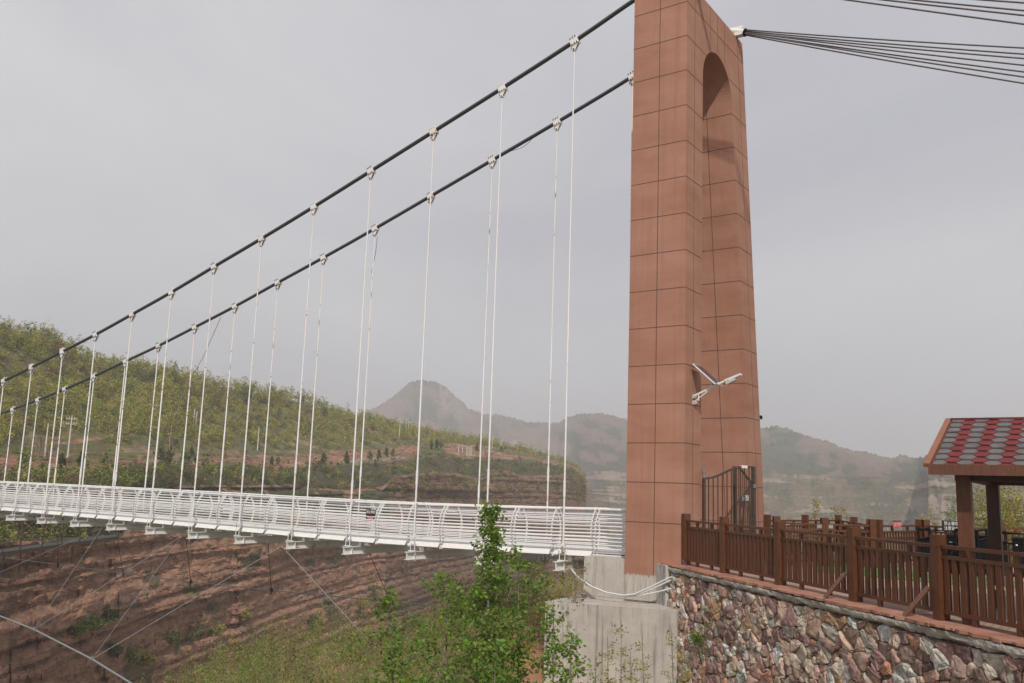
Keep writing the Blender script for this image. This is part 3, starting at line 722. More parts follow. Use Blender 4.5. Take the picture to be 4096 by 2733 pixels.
# tin panel on the balustrade
q = ony(1930, 1212, 6.6); q2 = onx(1912, 1211, 24.); 
a = V((23.35, 7.75, 0)).lerp(V((24.85, 5.75, 0)), .50); d_ = (V((24.85, 5.75, 0))-V((23.35, 7.75, 0))).normalized(); nn = d_.cross(UP); nn = nn if nn.dot(EYE-a) > 0 else -nn
b = MB(); b.box(a+UP*.98+nn*.05, (.42, .012, .13), (d_, nn, UP)); s_ = tag(b.build('tin_panel', 'tin'), 'small rust streaked tin panel hung on the balustrade', 'panel')
b = MB(); b.box(a+UP*.935+nn*.06, (.40, .006, .05), (d_, nn, UP)); b.build('rust_streak', 'rust', s_)
# red sign
p0, p1 = V((25.0, 5.62, 0)), V((27.6, 5.12, 0)); d_ = (p1-p0).normalized(); nn = d_.cross(UP); nn = nn if nn.dot(EYE-p0) > 0 else -nn
c = onz(2052.5, 1204, .97); k = (c-p0).dot(d_); 
sgn = ony(2052.5, 1204, 5.3)
# place on the fence line where the photograph shows it
dd = ray(2052.5, 1204); tt_ = ((p0-EYE).dot(nn))/(dd.dot(nn)); c = EYE+dd*tt_ + nn*.07
xd = UP.cross(nn)
b = MB(); ax = (xd, nn, UP); b.box(c, (.50, .015, .17), ax); s_ = tag(b.build('warning_sign', 'sign_red'), 'small red warning sign with pink Chinese lettering on the back railing', 'sign')
b = MB(); b.box(c+UP*.095, (.50, .02, .025), ax); b.build('top_edge', 'sign_black', s_)
text('禁止上栏攀爬', .105, c+nn*.012-UP*.005, xd, UP, 'sign_pink', s_, 'lettering', .75)

# ------------------------------------------------------------------ pavilion
pav = empty('pavilion', (16., 1.2, 0), 'small open pavilion with a roof of red and grey hexagonal shingles', 'pavilion')
EX, RX, BX = 14.08, 16.10, 18.12; EZ, RZ = 2.215, 3.03; YL, YR = 2.45, -2.4
for (x, y) in ((14.62, 2.09), (17.35, 2.04), (14.62, -2.0), (17.35, -2.0)):
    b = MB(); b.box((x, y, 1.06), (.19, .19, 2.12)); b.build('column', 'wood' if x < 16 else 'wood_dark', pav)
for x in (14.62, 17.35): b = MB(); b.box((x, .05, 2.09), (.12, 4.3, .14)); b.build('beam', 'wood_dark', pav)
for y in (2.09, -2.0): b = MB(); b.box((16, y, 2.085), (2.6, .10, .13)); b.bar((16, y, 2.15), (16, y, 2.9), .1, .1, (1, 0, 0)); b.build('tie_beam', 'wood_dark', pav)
sd = V((RX-EX, 0, RZ-EZ)); SL = sd.length; sd.normalize(); sn = V((-sd.z, 0, sd.x))
rf = MB()
for s in (-1, 1):
    e = V((EX if s < 0 else BX, YL, EZ)); r = V((RX, YL, RZ)); nrm = sn if s < 0 else V((sd.z, 0, sd.x))
    rf.prism([e, r, r-nrm*.06, e-nrm*.06], (0, YR-YL, 0))
roof = rf.build('roof', 'rooffelt', pav)
b = MB(); R0 = SL/8.6; pitch = .172; rowsn = 9
for s in (-1, 1):
    e = V((EX if s < 0 else BX, YL, EZ)); dr = sd if s < 0 else V((-sd.x, 0, sd.z)); nrm = sn if s < 0 else V((sd.z, 0, sd.x))
    nc = int((YL-YR)/pitch)+1
    for ci in range(-1, nc+1):
        y = YL-.05-pitch*(ci+.35); red = ci % 2
        for ri in range(-1, rowsn+1):
            cen = (ri+(.5 if red else 0)+.40)*R0; hw = pitch*.667; hh = R0*.5
            poly = [(-hw, 0), (-hw*.5, hh), (hw*.5, hh), (hw, 0), (hw*.5, -hh), (-hw*.5, -hh)]
            pp = [(min(YL-.03, max(YR+.03, y+a)), min(SL-.005, max(.0, cen+q))) for a, q in poly]
            area = abs(sum(pp[i][0]*pp[(i+1) % 6][1]-pp[(i+1) % 6][0]*pp[i][1] for i in range(6)))/2
            if area < 5e-4: continue
            kz = lambda sl: .026 - .022*(sl-cen+hh)/(2*hh)
            topv = [e + V((0, q[0]-YL, 0)) + dr*q[1] + nrm*(kz(q[1])+random.uniform(0, .002)) for q in pp]; botv = [p-nrm*.016 for p in topv]
            if len(set((round(q[0], 4), round(q[1], 4)) for q in pp)) < 3: continue
            b.add(topv+botv, [tuple(range(6))]+[(i, 6+i, 6+(i+1) % 6, (i+1) % 6) for i in range(6)], red)
sh = b.build('shingles', ['shingle_grey', 'shingle_red'], roof)
for s in (-1, 1):
    b = MB()
    e = V((EX-.03 if s < 0 else BX+.03, 0, EZ)); r = V((RX, 0, RZ)); dr = (r-e).normalized(); nr = V((-dr.z, 0, dr.x)); nr = nr if nr.z > 0 else -nr
    for y in (YL+.03, YR-.03): b = MB(); b.bar(e+V((0, y, 0))+nr*.005, r+V((0, y, 0))+nr*.005, .085, .055, nr); b.build('barge_board', 'wood_worn', pav)

for x in (EX-.02, BX+.02): b = MB(); b.box((x, (YL+YR)/2, EZ-.055), (.035, YL-YR+.02, .145)); b.build('fascia', 'wood_mid', pav)
b = MB(); b.box((RX, (YL+YR)/2, RZ+.012), (.12, YL-YR, .03)); b.build('ridge_cap', 'shingle_red', pav)
b = MB()
for s, e in ((-1, EX), (1, BX)):
    for y in np.linspace(YL-.2, YR+.2, 9): b.bar(V((e+(.05 if s < 0 else -.05), y, EZ-.085)), V((RX, y, RZ-.085)), .05, .07)
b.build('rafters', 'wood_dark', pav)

# ------------------------------------------------------------------ black queue barriers
def z5(x, y): return ((3400+x*.4465)/K, (1600+y*.4465)/K)
def barrier(A, B, C, lab, h=1.08, mat='black', solid=True, bars=True):
    A, B, C = V(A), V(B), V(C); A.z = B.z = C.z = 0; D = C+(B-A)
    root = empty('queue_barrier', A, lab, 'barrier', 'black queue barriers under the pavilion')
    for p in (A, B, C, D):
        b = MB(); b.tube([p, p+UP*h], .03, 8); b.build('post', mat, root)
    b = MB(); b.tube([C+UP*h, A+UP*h, B+UP*h, D+UP*h], .03, 8); b.build('top_rail', mat if solid else 'greyrail', root)
    b = MB(); b.tube([C+UP*(h-.22), A+UP*(h-.22), B+UP*(h-.22), D+UP*(h-.22)], .024, 8); b.tube([C+UP*.16, A+UP*.16, B+UP*.16, D+UP*.16], .024, 8); b.build('lower_rails', mat, root)
    if bars:
        b = MB()
        for p, q in ((A, C), (A, B), (B, D)):
            k = max(2, int((q-p).length/.17))
            for i in range(1, k): r = p.lerp(q, i/k); b.tube([r+UP*.16, r+UP*(h-.22)], .011, 6)
        b.build('bars', mat, root)
    return root
A = onz(*z5(612, 1160), 1.08); Bq = V((A.x-.25, A.y-1.05, 0)); Cq = V((A.x+2.0, A.y+.12, 0))
q1 = barrier(A, Bq, Cq, 'black tubular queue barrier left of the pavilion column')
A2 = onz(*z5(1335, 1190), 1.08); B2 = V((A2.x-.2, A2.y-1.3, 0)); C2 = V((A2.x+1.6, A2.y+.05, 0))
barrier(A2, B2, C2, 'black tubular queue barrier right of the rear pavilion column')
A3 = onz(*z5(945, 1165), 1.08); B3_ = V((A3.x+.1, A3.y-.45, 0)); C3 = V((A3.x+1.9, A3.y+.05, 0))
barrier(A3, B3_, C3, 'narrow black queue barrier directly behind the front pavilion column')
A4 = onz(*z5(1140, 1065), 1.2); B4 = V((A4.x-.5, A4.y-2.4, 0)); C4 = V((A4.x+1., A4.y, 0))
# turnstile cabinets
for i, (px_, py_, lab) in enumerate(((905, 1250, 'black turnstile cabinet left of the front pavilion column'), (1180, 1260, 'black turnstile cabinet between the two pavilion columns'), (1500, 1280, 'black turnstile cabinet at the right edge under the roof'))):
    p = onz(*z5(px_, py_), .80); r = empty('turnstile', (p.x+.7, p.y, 0), lab, 'turnstile', 'black turnstiles under the pavilion')
    b = MB(); b.box((p.x+.7, p.y, .44), (1.2, .24, .84)); b.box((p.x+.7, p.y, .02), (1.26, .3, .04)); b.build('cabinet', 'black', r)
    b = MB(); b.box((p.x+.7, p.y, .885), (1.24, .28, .05)); b.build('lid', 'black', r)
    b = MB(); b.box((p.x+.092, p.y+.02, .74), (.012, .055, .035)); b.build('sticker', ['sign_white', 'sign_pink', 'sign_white'][i], r)
    b = MB(); b.tube([(p.x+.5, p.y+.12, .74), (p.x+.46, p.y+.5, .70)], .018, 8); b.tube([(p.x+.5, p.y+.12, .74), (p.x+.42, p.y+.28, .45)], .018, 8); b.build('arms', 'greyrail', r)
gb = empty('steel_railing', (A4.x, A4.y, 0), 'grey double tube steel railing behind the turnstiles', 'railing')
for z in (1.2, .98):
    b = MB(); b.tube([(A4.x+.9, A4.y+.2, z), (A4.x, A4.y, z), (A4.x-.3, A4.y-3.4, z)], .032, 8); b.build('rail', 'greyrail', gb)
for s in (0, .45, .9):
    b = MB(); b.tube([(A4.x-.3*s, A4.y-3.4*s, 0), (A4.x-.3*s, A4.y-3.4*s, 1.2)], .03, 8); b.build('post', 'greyrail', gb)
# black lettered sign on the barrier
c = onx(*z5(908, 1132), A.x+1.75); nn = (V((EYE.x, EYE.y, c.z))-c).normalized(); xd = UP.cross(nn)
b = MB(); b.box(c, (.42, .02, .26), (xd, nn, UP)); s_ = tag(b.build('notice_board', 'sign_black'), 'black notice board with two rows of white lettering beside the column', 'sign')
text('禁止攀爬', .10, c+nn*.013+UP*.058, xd, UP, 'sign_white', s_, 'upper_lettering', .8); text('注意安全', .10, c+nn*.013-UP*.058, xd, UP, 'sign_white', s_, 'lower_lettering', .8)
# trestle bench
p = onz(*z6_(1150, 1010), .47) if False else onz((3600+1160*.3508)/K, (2000+1010*.3508)/K, .47)
bn = empty('trestle_bench', (p.x+.1, p.y, 0), 'pale wooden trestle bench seen through the fence pickets', 'bench')
b = MB(); b.box((p.x+.1, p.y-.2, .47), (.26, 1.7, .045)); b.build('seat', 'pale_wood', bn)
for yy in (p.y+.4, p.y-.85):
    for s in (-1, 1):
        b = MB(); b.bar((p.x+.1+s*.04, yy, .45), (p.x+.1+s*.2, yy+.05, 0), .05, .05); b.build('leg', 'pale_wood', bn)

# bridge signs
c = onx(1486/1.743, 2060/1.743, XN-.13+.0); c.x = XN-.12
c = onx(851, 1182, XN-.10)
b = MB(); b.box(c, (.012, .40, .33)); s_ = tag(b.build('warning_sign', 'sign_black'), 'black warning sign with white characters tied to the near bridge railing', 'sign')
text('禁止攀爬', .105, c+V((-.009, 0, .085)), (0, -1, 0), UP, 'sign_white', s_, 'white_lettering', .85); 
b = MB(); b.box(c+V((-.008, 0, -.075)), (.006, .25, .075)); rp = b.build('red_strip', 'sign_pink', s_); text('注意安全', .07, c+V((-.013, 0, -.075)), (0, -1, 0), UP, 'sign_red', s_, 'red_lettering', .85)
c = onx(521, 1172, XN-.10); b = MB(); b.box(c, (.012, .42, .17)); s_ = tag(b.build('notice_board', 'sign_white'), 'blank white notice board on the near bridge railing', 'sign')
b = MB(); b.box(c+V((-.007, 0, 0)), (.004, .36, .13)); b.build('faded_print', 'chip', s_)

# conduits hanging from the beam end to the wall
def px_line(pts, xs): return [onx(a/1., c/1., x) for (a, c), x in zip(pts, xs)]
def z3(x, y): return ((2000+x*.563)/K, (1850+y*.563)/K)
CD = [[(512, 765), (560, 820), (650, 882), (760, 925), (880, 945), (960, 935), (1080, 880), (1200, 820), (1325, 785)],
      [(522, 790), (580, 845), (660, 895), (760, 935), (880, 952), (990, 935), (1100, 890), (1220, 835), (1325, 790)],
      [(530, 800), (590, 852), (680, 905), (780, 940), (890, 955), (1000, 945), (1100, 925), (1220, 895), (1320, 872)]]
for i, q in enumerate(CD):
    xs = np.linspace(20.88, 20.45, len(q))+.02*i
    b = MB(); b.tube([onx(*z3(*p), x) for p, x in zip(q, xs)], .019, 8)
    tag(b.build('conduit', 'conduit'), 'white conduit drooping from the beam end to the wall, %s of three' % ('upper', 'middle', 'lowest')[i], 'conduit', 'white conduits below the tower')
rope('blue_wire', [onx(*z3(*p), 20.9) for p in ((528, 820), (532, 870), (548, 910), (575, 935))], .009, 'short blue wire hanging from the first beam end', 'blue', 'wire')
rope('blue_wire', [wp(-.05, -.02, OFF+.16), wp(-.08, -.3, OFF+.15), wp(-.12, -.7, OFF+.15), wp(-.10, -1.1, OFF+.13)], .007, 'thin blue wire hanging down beside the stone wall end', 'blue', 'wire')
rope('blue_wire', [wp(1.2, .03, OFF), wp(.95, .05, OFF+.02), wp(.75, .12, OFF+.0), wp(.6, .17, OFF-.05)], .007, 'short blue wire lying on the slate by the fence foot', 'blue', 'wire')
# first beam end, the deck bearing

# ------------------------------------------------------------------ terrace
b = MB(); q = [wp(-.6, 0, .30), wp(24, 0, .30), V((24, -22, 0)), V((33, -14, 0)), V((33, 4, 0)), V((31, 7.5, 0)), V((27.6, 9.0, 0))]
b.prism([p-UP*.03 for p in q], UP*-6)
tag(b.build('terrace', 'paving'), kind='structure')
b = MB(); ln = [(22.6, 6.6), (27.6, 8.0), (29.0, 7.2), (24.4, 4.9), (23.6, 1.5), (21.4, 2.2)]
b.prism([(x, y, -.026) for x, y in ln], (0, 0, .03)); tag(b.build('lawn', 'lawn'), kind='structure')

# ------------------------------------------------------------------ near bank (polar sheet round the camera)
def lerp_r(x, xs, ys): return np.interp(x, xs, ys)
CR_PX = [-900, -300, 200, 480, 600, 700, 800, 900, 1000, 1100, 1250, 1340, 1600, 2000, 2600, 3400]
CR_Y = [1700, 1680, 1640, 1560, 1512, 1470, 1448, 1432, 1410, 1372, 1338, 1332, 1320, 1330, 1400, 1500]
azs = np.linspace(-75, 75, 300)     # degrees left(-)/right(+) of heading
pxs = np.tan(np.radians(np.clip(azs, -58, 58)))*F/K + 1175
cy_ = np.interp(pxs, CR_PX, CR_Y)
hor = 1107.+ (pxs-700)*.0332
zc_ = EYE.z - (cy_-hor)*K/F*33.
rc_ = 33.+ 2*np.sin(azs*.3)
rs = np.r_[np.linspace(.0, 12, 14), np.linspace(13, 33, 44), np.linspace(34, 64, 26), np.linspace(70, 420, 16)]
Z = np.zeros((len(rs), len(azs))); 
for i, r in enumerate(rs):
    g = np.interp(r, [0, 3, 7, 13, 20, 25], [-.0, -.7, -2.4, -3.6, -3.7, -3.6])
    tq = np.clip((r-16)/(rc_-16), 0, 1); tq = tq*tq*(3-2*tq)
    zin = g*(1-tq)+zc_*tq
    out = zc_ - np.clip(r-rc_, 0, None)*1.05
    Z[i] = np.where(r <= rc_, zin, np.maximum(out, -78))
AZ, RR = np.meshgrid(np.radians(azs), rs)
th = _h - AZ; X, Y = RR*np.cos(th), RR*np.sin(th)
Z += fbm(X*.35, Y*.35, 0, 4, 5)*.45*np.clip(RR/8, 0, 1)
def near_z(x, y):
    r = math.hypot(x, y); a = math.degrees(_h-math.atan2(y, x)); i = np.argmin(abs(rs-r)); j_ = np.argmin(abs(azs-a)); return float(Z[i, j_])
inside = (X > 19.6) & (X < 34) & (Y < 12.2)
Z = np.where(inside & (Y > -30), np.minimum(Z, -3.2), Z)
nn_ = fbm(X*.5, Y*.5, 0, 4, 9)[..., None]; n2 = fbm(X*.13, Y*.13, 0, 3, 21)[..., None]
col = np.where(nn_ > .12, np.array([.24, .165, .09]), np.array([.17, .15, .06])) * (1+.25*n2)
pxg = np.tan(np.clip(AZ, -1, 1))*F/K+1175
soil = ((pxg > 1180) & (pxg < 1400) & (RR > 18) & (RR < 30))[..., None]
col = np.where(soil, np.array([.34, .175, .095])*(1+.2*nn_), col)
tag(grid_mesh('near_bank', np.stack([X, Y, Z], -1), col, 'earth'), kind='structure')
b = MB(); b.add([(-3500, -3500, -84), (4500, -3500, -84), (4500, 4500, -84), (-3500, 4500, -84)], [(0, 1, 2, 3)], col=(.12, .10, .06))
tag(b.build('ground', 'earth', color=True), kind='structure')

# ------------------------------------------------------------------ opposite wall of the gorge with the hill above it
KP = [-900, -400, -200, 0, 200, 400, 640, 900, 1100, 1250, 1345]
RIM = smooth_interp(KP, [82, 90, 98, 108, 128, 152, 196, 262, 325, 380, 420], np.linspace(-900, 1345, 760))
px = np.linspace(-900, 1345, 760); npx = len(px)
def ctl(xs, ys): return np.interp(px, xs, ys)
yB = ctl([-900, -100, 0, 100, 270, 300, 420, 640, 900, 1345], [1270, 1252, 1247, 1243, 1238, 1222, 1215, 1192, 1185, 1178])
yD = ctl([-900, 0, 200, 400, 480, 640, 800, 880, 905, 1000, 1060, 1100, 1150, 1200, 1300, 1345], [1150, 1140, 1130, 1122, 1118, 1118, 1128, 1124, 1096, 1086, 1092, 1104, 1078, 1096, 1092, 1104])
yE = ctl([-900, 0, 200, 400, 646, 784, 923, 960, 1060, 1200, 1300, 1345], [1098, 1082, 1076, 1070, 1068, 1062, 1044, 1038, 1046, 1056, 1068, 1084])
yFm = ctl([-900, 0, 256, 439, 585, 758, 854, 952, 1100, 1200, 1300, 1345], [1048, 1036, 1030, 1036, 1034, 1038, 1024, 1018, 1022, 1040, 1064, 1082])
yG = ctl([-900, -300, -100, 0, 60, 140, 220, 300, 400, 480, 600, 700, 750, 800, 850, 900, 950, 1000, 1060, 1120, 1180, 1230, 1290, 1320, 1345],
         [700, 706, 730, 752, 764, 786, 838, 848, 862, 884, 908, 926, 944, 958, 964, 976, 990, 1002, 1014, 1026, 1040, 1052, 1066, 1078, 1090])
rows = []; rr = []
def span(ya, yb, ra, rb, k, ease=None):
    t = np.linspace(0, 1, k, endpoint=False)[:, None]; te = t if ease is None else ease(t)
    rows.append(ya[None]*(1-t)+yb[None]*t); rr.append(ra[None]*(1-te)+rb[None]*te)
full = np.full(npx, 1.)
span(full*2300, full*1640, RIM-9, RIM-4.5, 14)
span(full*1640, yB, RIM-4.5, RIM, 150); nA = 164
span(yB, yB-9, RIM, RIM+7, 8)
span(yB-9, yD, RIM+7, RIM+12, 60); nD = 232
span(yD, yE, RIM+12, RIM+36, 40); nE = 272
span(yE, yFm, RIM+36, RIM+64, 40); nF = 312
span(yFm, yG, RIM+64, RIM+138, 90, lambda t: t); nG = 402
rows.append(yG[None]); rr.append((RIM+138)[None])
PY, PR = np.concatenate(rows), np.concatenate(rr); PX = np.broadcast_to(px, PY.shape)
P = np_onr(PX, PY, PR)
# behind the ridge
bk = P[-1:].copy(); dirs = np.stack([P[-1, :, 0], P[-1, :, 1]], -1); dirs /= np.linalg.norm(dirs, axis=-1, keepdims=True)
for dist, dz in ((60, 3), (140, -10), (320, -60)):
    q = P[nG].copy(); q[:, :2] += dirs*dist; q[:, 2] += dz-10*(dist/140); P = np.concatenate([P, q[None]]) 
PXX = np.broadcast_to(px, P.shape[:2]).copy()
x, y, z = P[..., 0], P[..., 1], P[..., 2]
ridx = np.arange(P.shape[0])[:, None]*np.ones((1, npx))
s_al = np.cumsum(np.r_[0, np.hypot(np.diff(P[100, :, 0]), np.diff(P[100, :, 1]))])[None]*np.ones((P.shape[0], 1))   # metres along the wall
warp = fbm(s_al*.012, z*.03, 0, 2, 2)*1.3
zz = z + warp + s_al*.0
def ledge(zz, th, seed, sharp=.78):
    t = zz/th; k = np.floor(t); f = t-k
    a = vnoise(k*1.37, s_al*.012, seed, seed); b_ = vnoise((k+1)*1.37, s_al*.012, seed, seed)
    w_ = np.clip((f-sharp)/(1-sharp), 0, 1); return a*(1-w_)+b_*w_
def groove(zz, th, wd, seed):
    t = zz/th; k = np.round(t); amp = .35+.65*np.clip(vnoise(k*2.13, s_al*.03, seed, seed)+.5, 0, 1); return amp*np.exp(-(((t-k)*th)/wd)**2)
zg = zz + fbm(s_al*.10, z*.02, 0, 3, 6)*.5
cell = lambda w_, h_, sd: vnoise(np.floor(s_al/w_+2.3*vnoise(np.floor(zg/h_)*3.7, z*0, 0, sd))*5.31, np.floor(zg/h_)*7.77, 0, sd)
disp = -3.6*groove(zg, 8.2, .5, 51) - 1.7*groove(zg+2., 4.1, .3, 53) + .6*cell(11., 4.1, 201) + .45*cell(4.6, 1.9, 203) + .3*cell(2.4, .85, 205)
disp += 2.4*ledge(zz, 6.4, 3) + 1.15*ledge(zz+1.7, 2.3, 5) + .55*ledge(zz, .95, 8, .7)
disp += fbm(s_al*.055, z*.02, 0, 3, 31)*3.2 + fbm(s_al*.22, z*.16, 0, 4, 33)*.7 + fbm(s_al*.5, z*1.3, 0, 4, 35)*.8
crack = np.maximum(0, .12-np.abs(vnoise(s_al*.09+fbm(z*.1, s_al*.02, 0, 2, 4)*.5, z*.012, 1.5, 44)))/.12
disp -= crack*.7
disp += 2.2*np.clip((PXX-528)/26, 0, 1) - 1.0*np.exp(-((PXX-520)/34)**2)
disp += 3.2*np.clip((PXX-905)/14, 0, 1)*(PXX < 1085)*(ridx > nA) - 4*np.exp(-((PXX-1108)/16)**2)*(ridx > nA-60) + 2.5*np.exp(-((PXX-1155)/25)**2)
rock = np.clip((ridx-6)/10, 0, 1)*np.clip((nD+6-ridx)/8, 0, 1)
edge = np.clip((1345-PXX)/60, 0, 1)
hd = np.stack([x, y], -1); hd = hd/np.linalg.norm(hd, axis=-1, keepdims=True)
P[..., :2] -= hd*(disp*rock*np.clip(edge, .15, 1))[..., None]
hill = np.clip((ridx-nD)/10, 0, 1)*np.clip((nG+1-ridx)/20, 0, 1)
P[..., 2] += hill*(fbm(x*.05, y*.05, 0, 4, 61)*1.6 + fbm(x*.25, y*.25, 0, 3, 63)*.5)
# terracing of the red fields
ter = np.clip((ridx-nE)/6, 0, 1)*np.clip((nF-ridx)/6, 0, 1); P[..., 2] += ter*(np.round(z/1.6)*1.6-z)*.25
rim_end = ((PXX > 1300)*(PXX-1300)/45.)**2; P[..., 2] -= rim_end*np.clip((ridx-nD)/20, 0, 1)*(ridx <= nG)*2.0
# turn the end of the spur away
ends = [P[:, -1:]]
for k, (kr, dpx) in enumerate(((1.05, 2), (1.2, 1), (1.6, -12))):
    q = P[:, -1:].copy(); c_ = np.array([0, 0, EYE.z]); q[..., :2] = q[..., :2]*kr; q[..., 2] = np.minimum(q[..., 2], 8)-k*1.0; ends.append(q)
PE = np.concatenate([P]+ends[1:], 1)
# colours
n1 = fbm(x*.08, y*.08, z*.08, 4, 71); n2 = fbm(s_al*.03, zg*.6, 0, 4, 73); n3 = fbm(s_al*.35, z*.06, 0, 4, 75); n4 = fbm(x*.35, y*.35, z*.35, 3, 77)
def C(*a): return np.array(a)
rk = C(.47, .25, .158)*(1+.22*n2[..., None]+.05*n3[..., None]); 
rk = np.where((n2+.5*n4 > .42)[..., None], C(.56, .335, .23)*(1+.1*n4[..., None]), rk); rk = np.where((n1 > .42)[..., None], C(.36, .20, .13), rk)
lic = fbm(s_al*.1, z*.25, 3., 4, 79); rk = np.where((lic > .42)[..., None], C(.23, .165, .08), rk)
veg = C(.165, .155, .052)*(1+.25*n1[..., None]+.2*n4[..., None]); dry = C(.29, .215, .115)
veg = np.where((n1+.6*n4 > .28)[..., None], dry*(1+.2*n4[..., None]), veg)
red = C(.40, .185, .115)*(1+.22*n4[..., None]); tan = C(.42, .29, .20)
red = np.where((n4 > .25)[..., None], tan, red)
stripe = (vnoise(ridx*.35, PXX*.006, 0, 81) > .15)
red = np.where((stripe & (n1 < .1))[..., None], C(.25, .155, .085), red)
veg = np.where(((ridx > nD) & (ridx < nE-6))[..., None], C(.105, .085, .04)*(1+.3*n4[..., None]), veg)
isrock = (ridx < nD+2*n1+3)
fr = np.clip(vnoise(PXX*.013, ridx*.06, 0, 85)*.8+vnoise(PXX*.05, ridx*.2, 0, 86)*.5, -1, 1)
isred = (ridx > nE-4+8*fr) & (ridx < nF-10+12*fr) & ((fr > -.42)) & ((PXX < 960) | (PXX > 1020))
isred |= (ridx >= nF-6) & (ridx < nF+14) & (PXX > 40) & (PXX < 240) & (vnoise(ridx*.5, PXX*.01, 0, 87) > .1)
isred |= (ridx >= nF-6) & (ridx < nF+22) & (PXX > 1020) & (PXX < 1230) & (vnoise(ridx*.5, PXX*.01, 0, 88) > -.1)
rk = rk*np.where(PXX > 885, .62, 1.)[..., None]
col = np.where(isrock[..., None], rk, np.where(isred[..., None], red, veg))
# vegetated pockets between the two cliffs (left and centre)
mid = (ridx > nA) & (ridx < nD) & ((PXX < 285) | ((PXX > 300) & (PXX < 895) & (n4+n1 > -.45)))
col = np.where((mid & ~((PXX < 285) & (ridx > nA+30)))[..., None], C(.11, .102, .045)*(1+.35*n4[..., None]), col)
road = (np.abs(ridx-(nE-1)) < 1.3) & (PXX > 640) & (PXX < 930) & (PXX > 780-60*(n1 > 0)) 
col = np.where(road[..., None], C(.42, .38, .33), col)
colE = np.concatenate([col, np.repeat(col[:, -1:], 3, 1)], 1)
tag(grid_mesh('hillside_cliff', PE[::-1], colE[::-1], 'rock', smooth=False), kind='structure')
HP = P
def hill_pt(pxv, ridxv):
    i = int(np.clip(ridxv, 0, HP.shape[0]-1)); j_ = int(np.clip(np.interp(pxv, px, np.arange(npx)), 0, npx-1)); return HP[i, j_]
def hill_at(pxv, pyv, lo=None):
    j_ = int(np.clip(np.interp(pxv, px, np.arange(npx)), 0, npx-1))
    colp = HP[nD if lo is None else lo:nG+1, j_]; d = colp-np.array(EYE); w_ = d@_CW; yy = (1366.5-F*(d@_CU)/w_)/K
    return V(colp[int(np.argmin(abs(yy-pyv)))])

# ------------------------------------------------------------------ far mountains
mpx = np.linspace(300, 3300, 1040)
SK = [(300, 1000), (700, 985), (830, 948), (870, 932), (900, 910), (925, 890), (945, 877), (970, 872), (1000, 876), (1022, 888), (1040, 904), (1060, 922), (1078, 938), (1110, 950), (1150, 952), (1190, 964), (1215, 970), (1240, 968), (1262, 971), (1284, 970), (1300, 957), (1335, 949), (1375, 947), (1405, 953), (1440, 964), (1560, 978), (1700, 984), (1750, 984), (1780, 978), (1808, 981), (1825, 993), (1860, 1002), (1900, 1012), (1930, 1026), (1955, 1034), (1985, 1037), (2015, 1046), (2045, 1051), (2062, 1045), (2080, 1046), (2105, 1053), (2118, 1049), (2140, 1036), (2200, 1028), (2300, 1040), (2450, 1060), (2700, 1020), (3300, 1060)]
ysk = np.interp(mpx, *zip(*SK)); hz = 1107+(mpx-700)*.0332
farR = np.interp(mpx, [300, 800, 1000, 1250, 1350, 1500, 1750, 2000, 2110, 2130, 2450, 3300], [2000, 2000, 1950, 1850, 1500, 1400, 1250, 1150, 1080, 720, 680, 700])
midR = np.interp(mpx, [300, 1200, 1400, 1600, 1750, 2100, 2130, 3300], [1150, 1050, 880, 800, 760, 700, 560, 540])
lowR = midR*.86
mrows = []; mr = []
def mspan(ya, yb, ra, rb, k):
    t = np.linspace(0, 1, k, endpoint=False)[:, None]; mrows.append(ya*(1-t)+yb*t); mr.append(ra*(1-t)+rb*t)
yb1 = np.interp(mpx, [300, 1300, 1345, 1440, 1750, 2000, 2110, 2130, 2200, 3300], [1110, 1100, 1086, 1085, 1092, 1095, 1100, 1088, 1090, 1110])
mspan(hz+340, hz+150, lowR*.8, lowR*.9, 10); mspan(hz+150, hz+42, lowR*.9, lowR, 24); mspan(hz+42, yb1, lowR, midR, 60); mspan(yb1, ysk, midR, farR, 90)
mrows.append(ysk[None]); mr.append(farR[None])
MY, MR = np.concatenate(mrows), np.concatenate(mr); MP = np_onr(np.broadcast_to(mpx, MY.shape), MY, MR); nm = MP.shape[0]
bk = MP[-1].copy(); bk[:, :2] *= 1.25; bk[:, 2] -= 60; MP = np.concatenate([MP, bk[None]])
x, y, z = MP[..., 0], MP[..., 1], MP[..., 2]; mri = np.arange(nm+1)[:, None]*np.ones((1, len(mpx)))
hd = np.stack([x, y], -1); hd /= np.linalg.norm(hd, axis=-1, keepdims=True)
# gullies, ribs and rock bands
MYx0 = np.concatenate([MY, MY[-1:]])
rib = fbm(mpx[None]*.018+z*.004, mri*.01, 0, 4, 91); fade = np.clip((nm-1-mri)/30, 0, 1)
MP[..., :2] -= hd*((rib*60+fbm(mpx[None]*.05+MYx0*.02, MYx0*.05, 0, 4, 93)*26)*fade*(MR.mean()/1000)*np.interp(mri, [0, 90, 120], [.28, .28, 1.]))[..., None]
band = (1-np.abs(fbm(z*.05, mpx[None]*.004, 0, 3, 95)))
lowz = np.clip((100-mri)/20, 0, 1)
ledge_ = 0*z
MP[:nm, :, 2] += np.where(mri[:nm] > nm-8, fbm(mpx[None]*.33, mri[:nm]*0, 0, 3, 99)*3.4*(farR/1500), 0)
MYx = np.concatenate([MY, MY[-1:]]); n1 = fbm(mpx[None]*.022-MYx*.012, MYx*.04, 0, 5, 101); n2 = fbm(mpx[None]*.02, z*.14, 0, 4, 103); n3 = fbm(mpx[None]*.16, MYx*.3, 0, 3, 105)
mc = C(.165, .118, .085)*(1+.35*n1[..., None]+.25*n3[..., None]); gm = np.clip((-.12-(n1+.6*rib))/.12, 0, 1)[..., None]; mc = mc*(1-gm)+gm*C(.075, .078, .042)*(1+.25*n3[..., None])
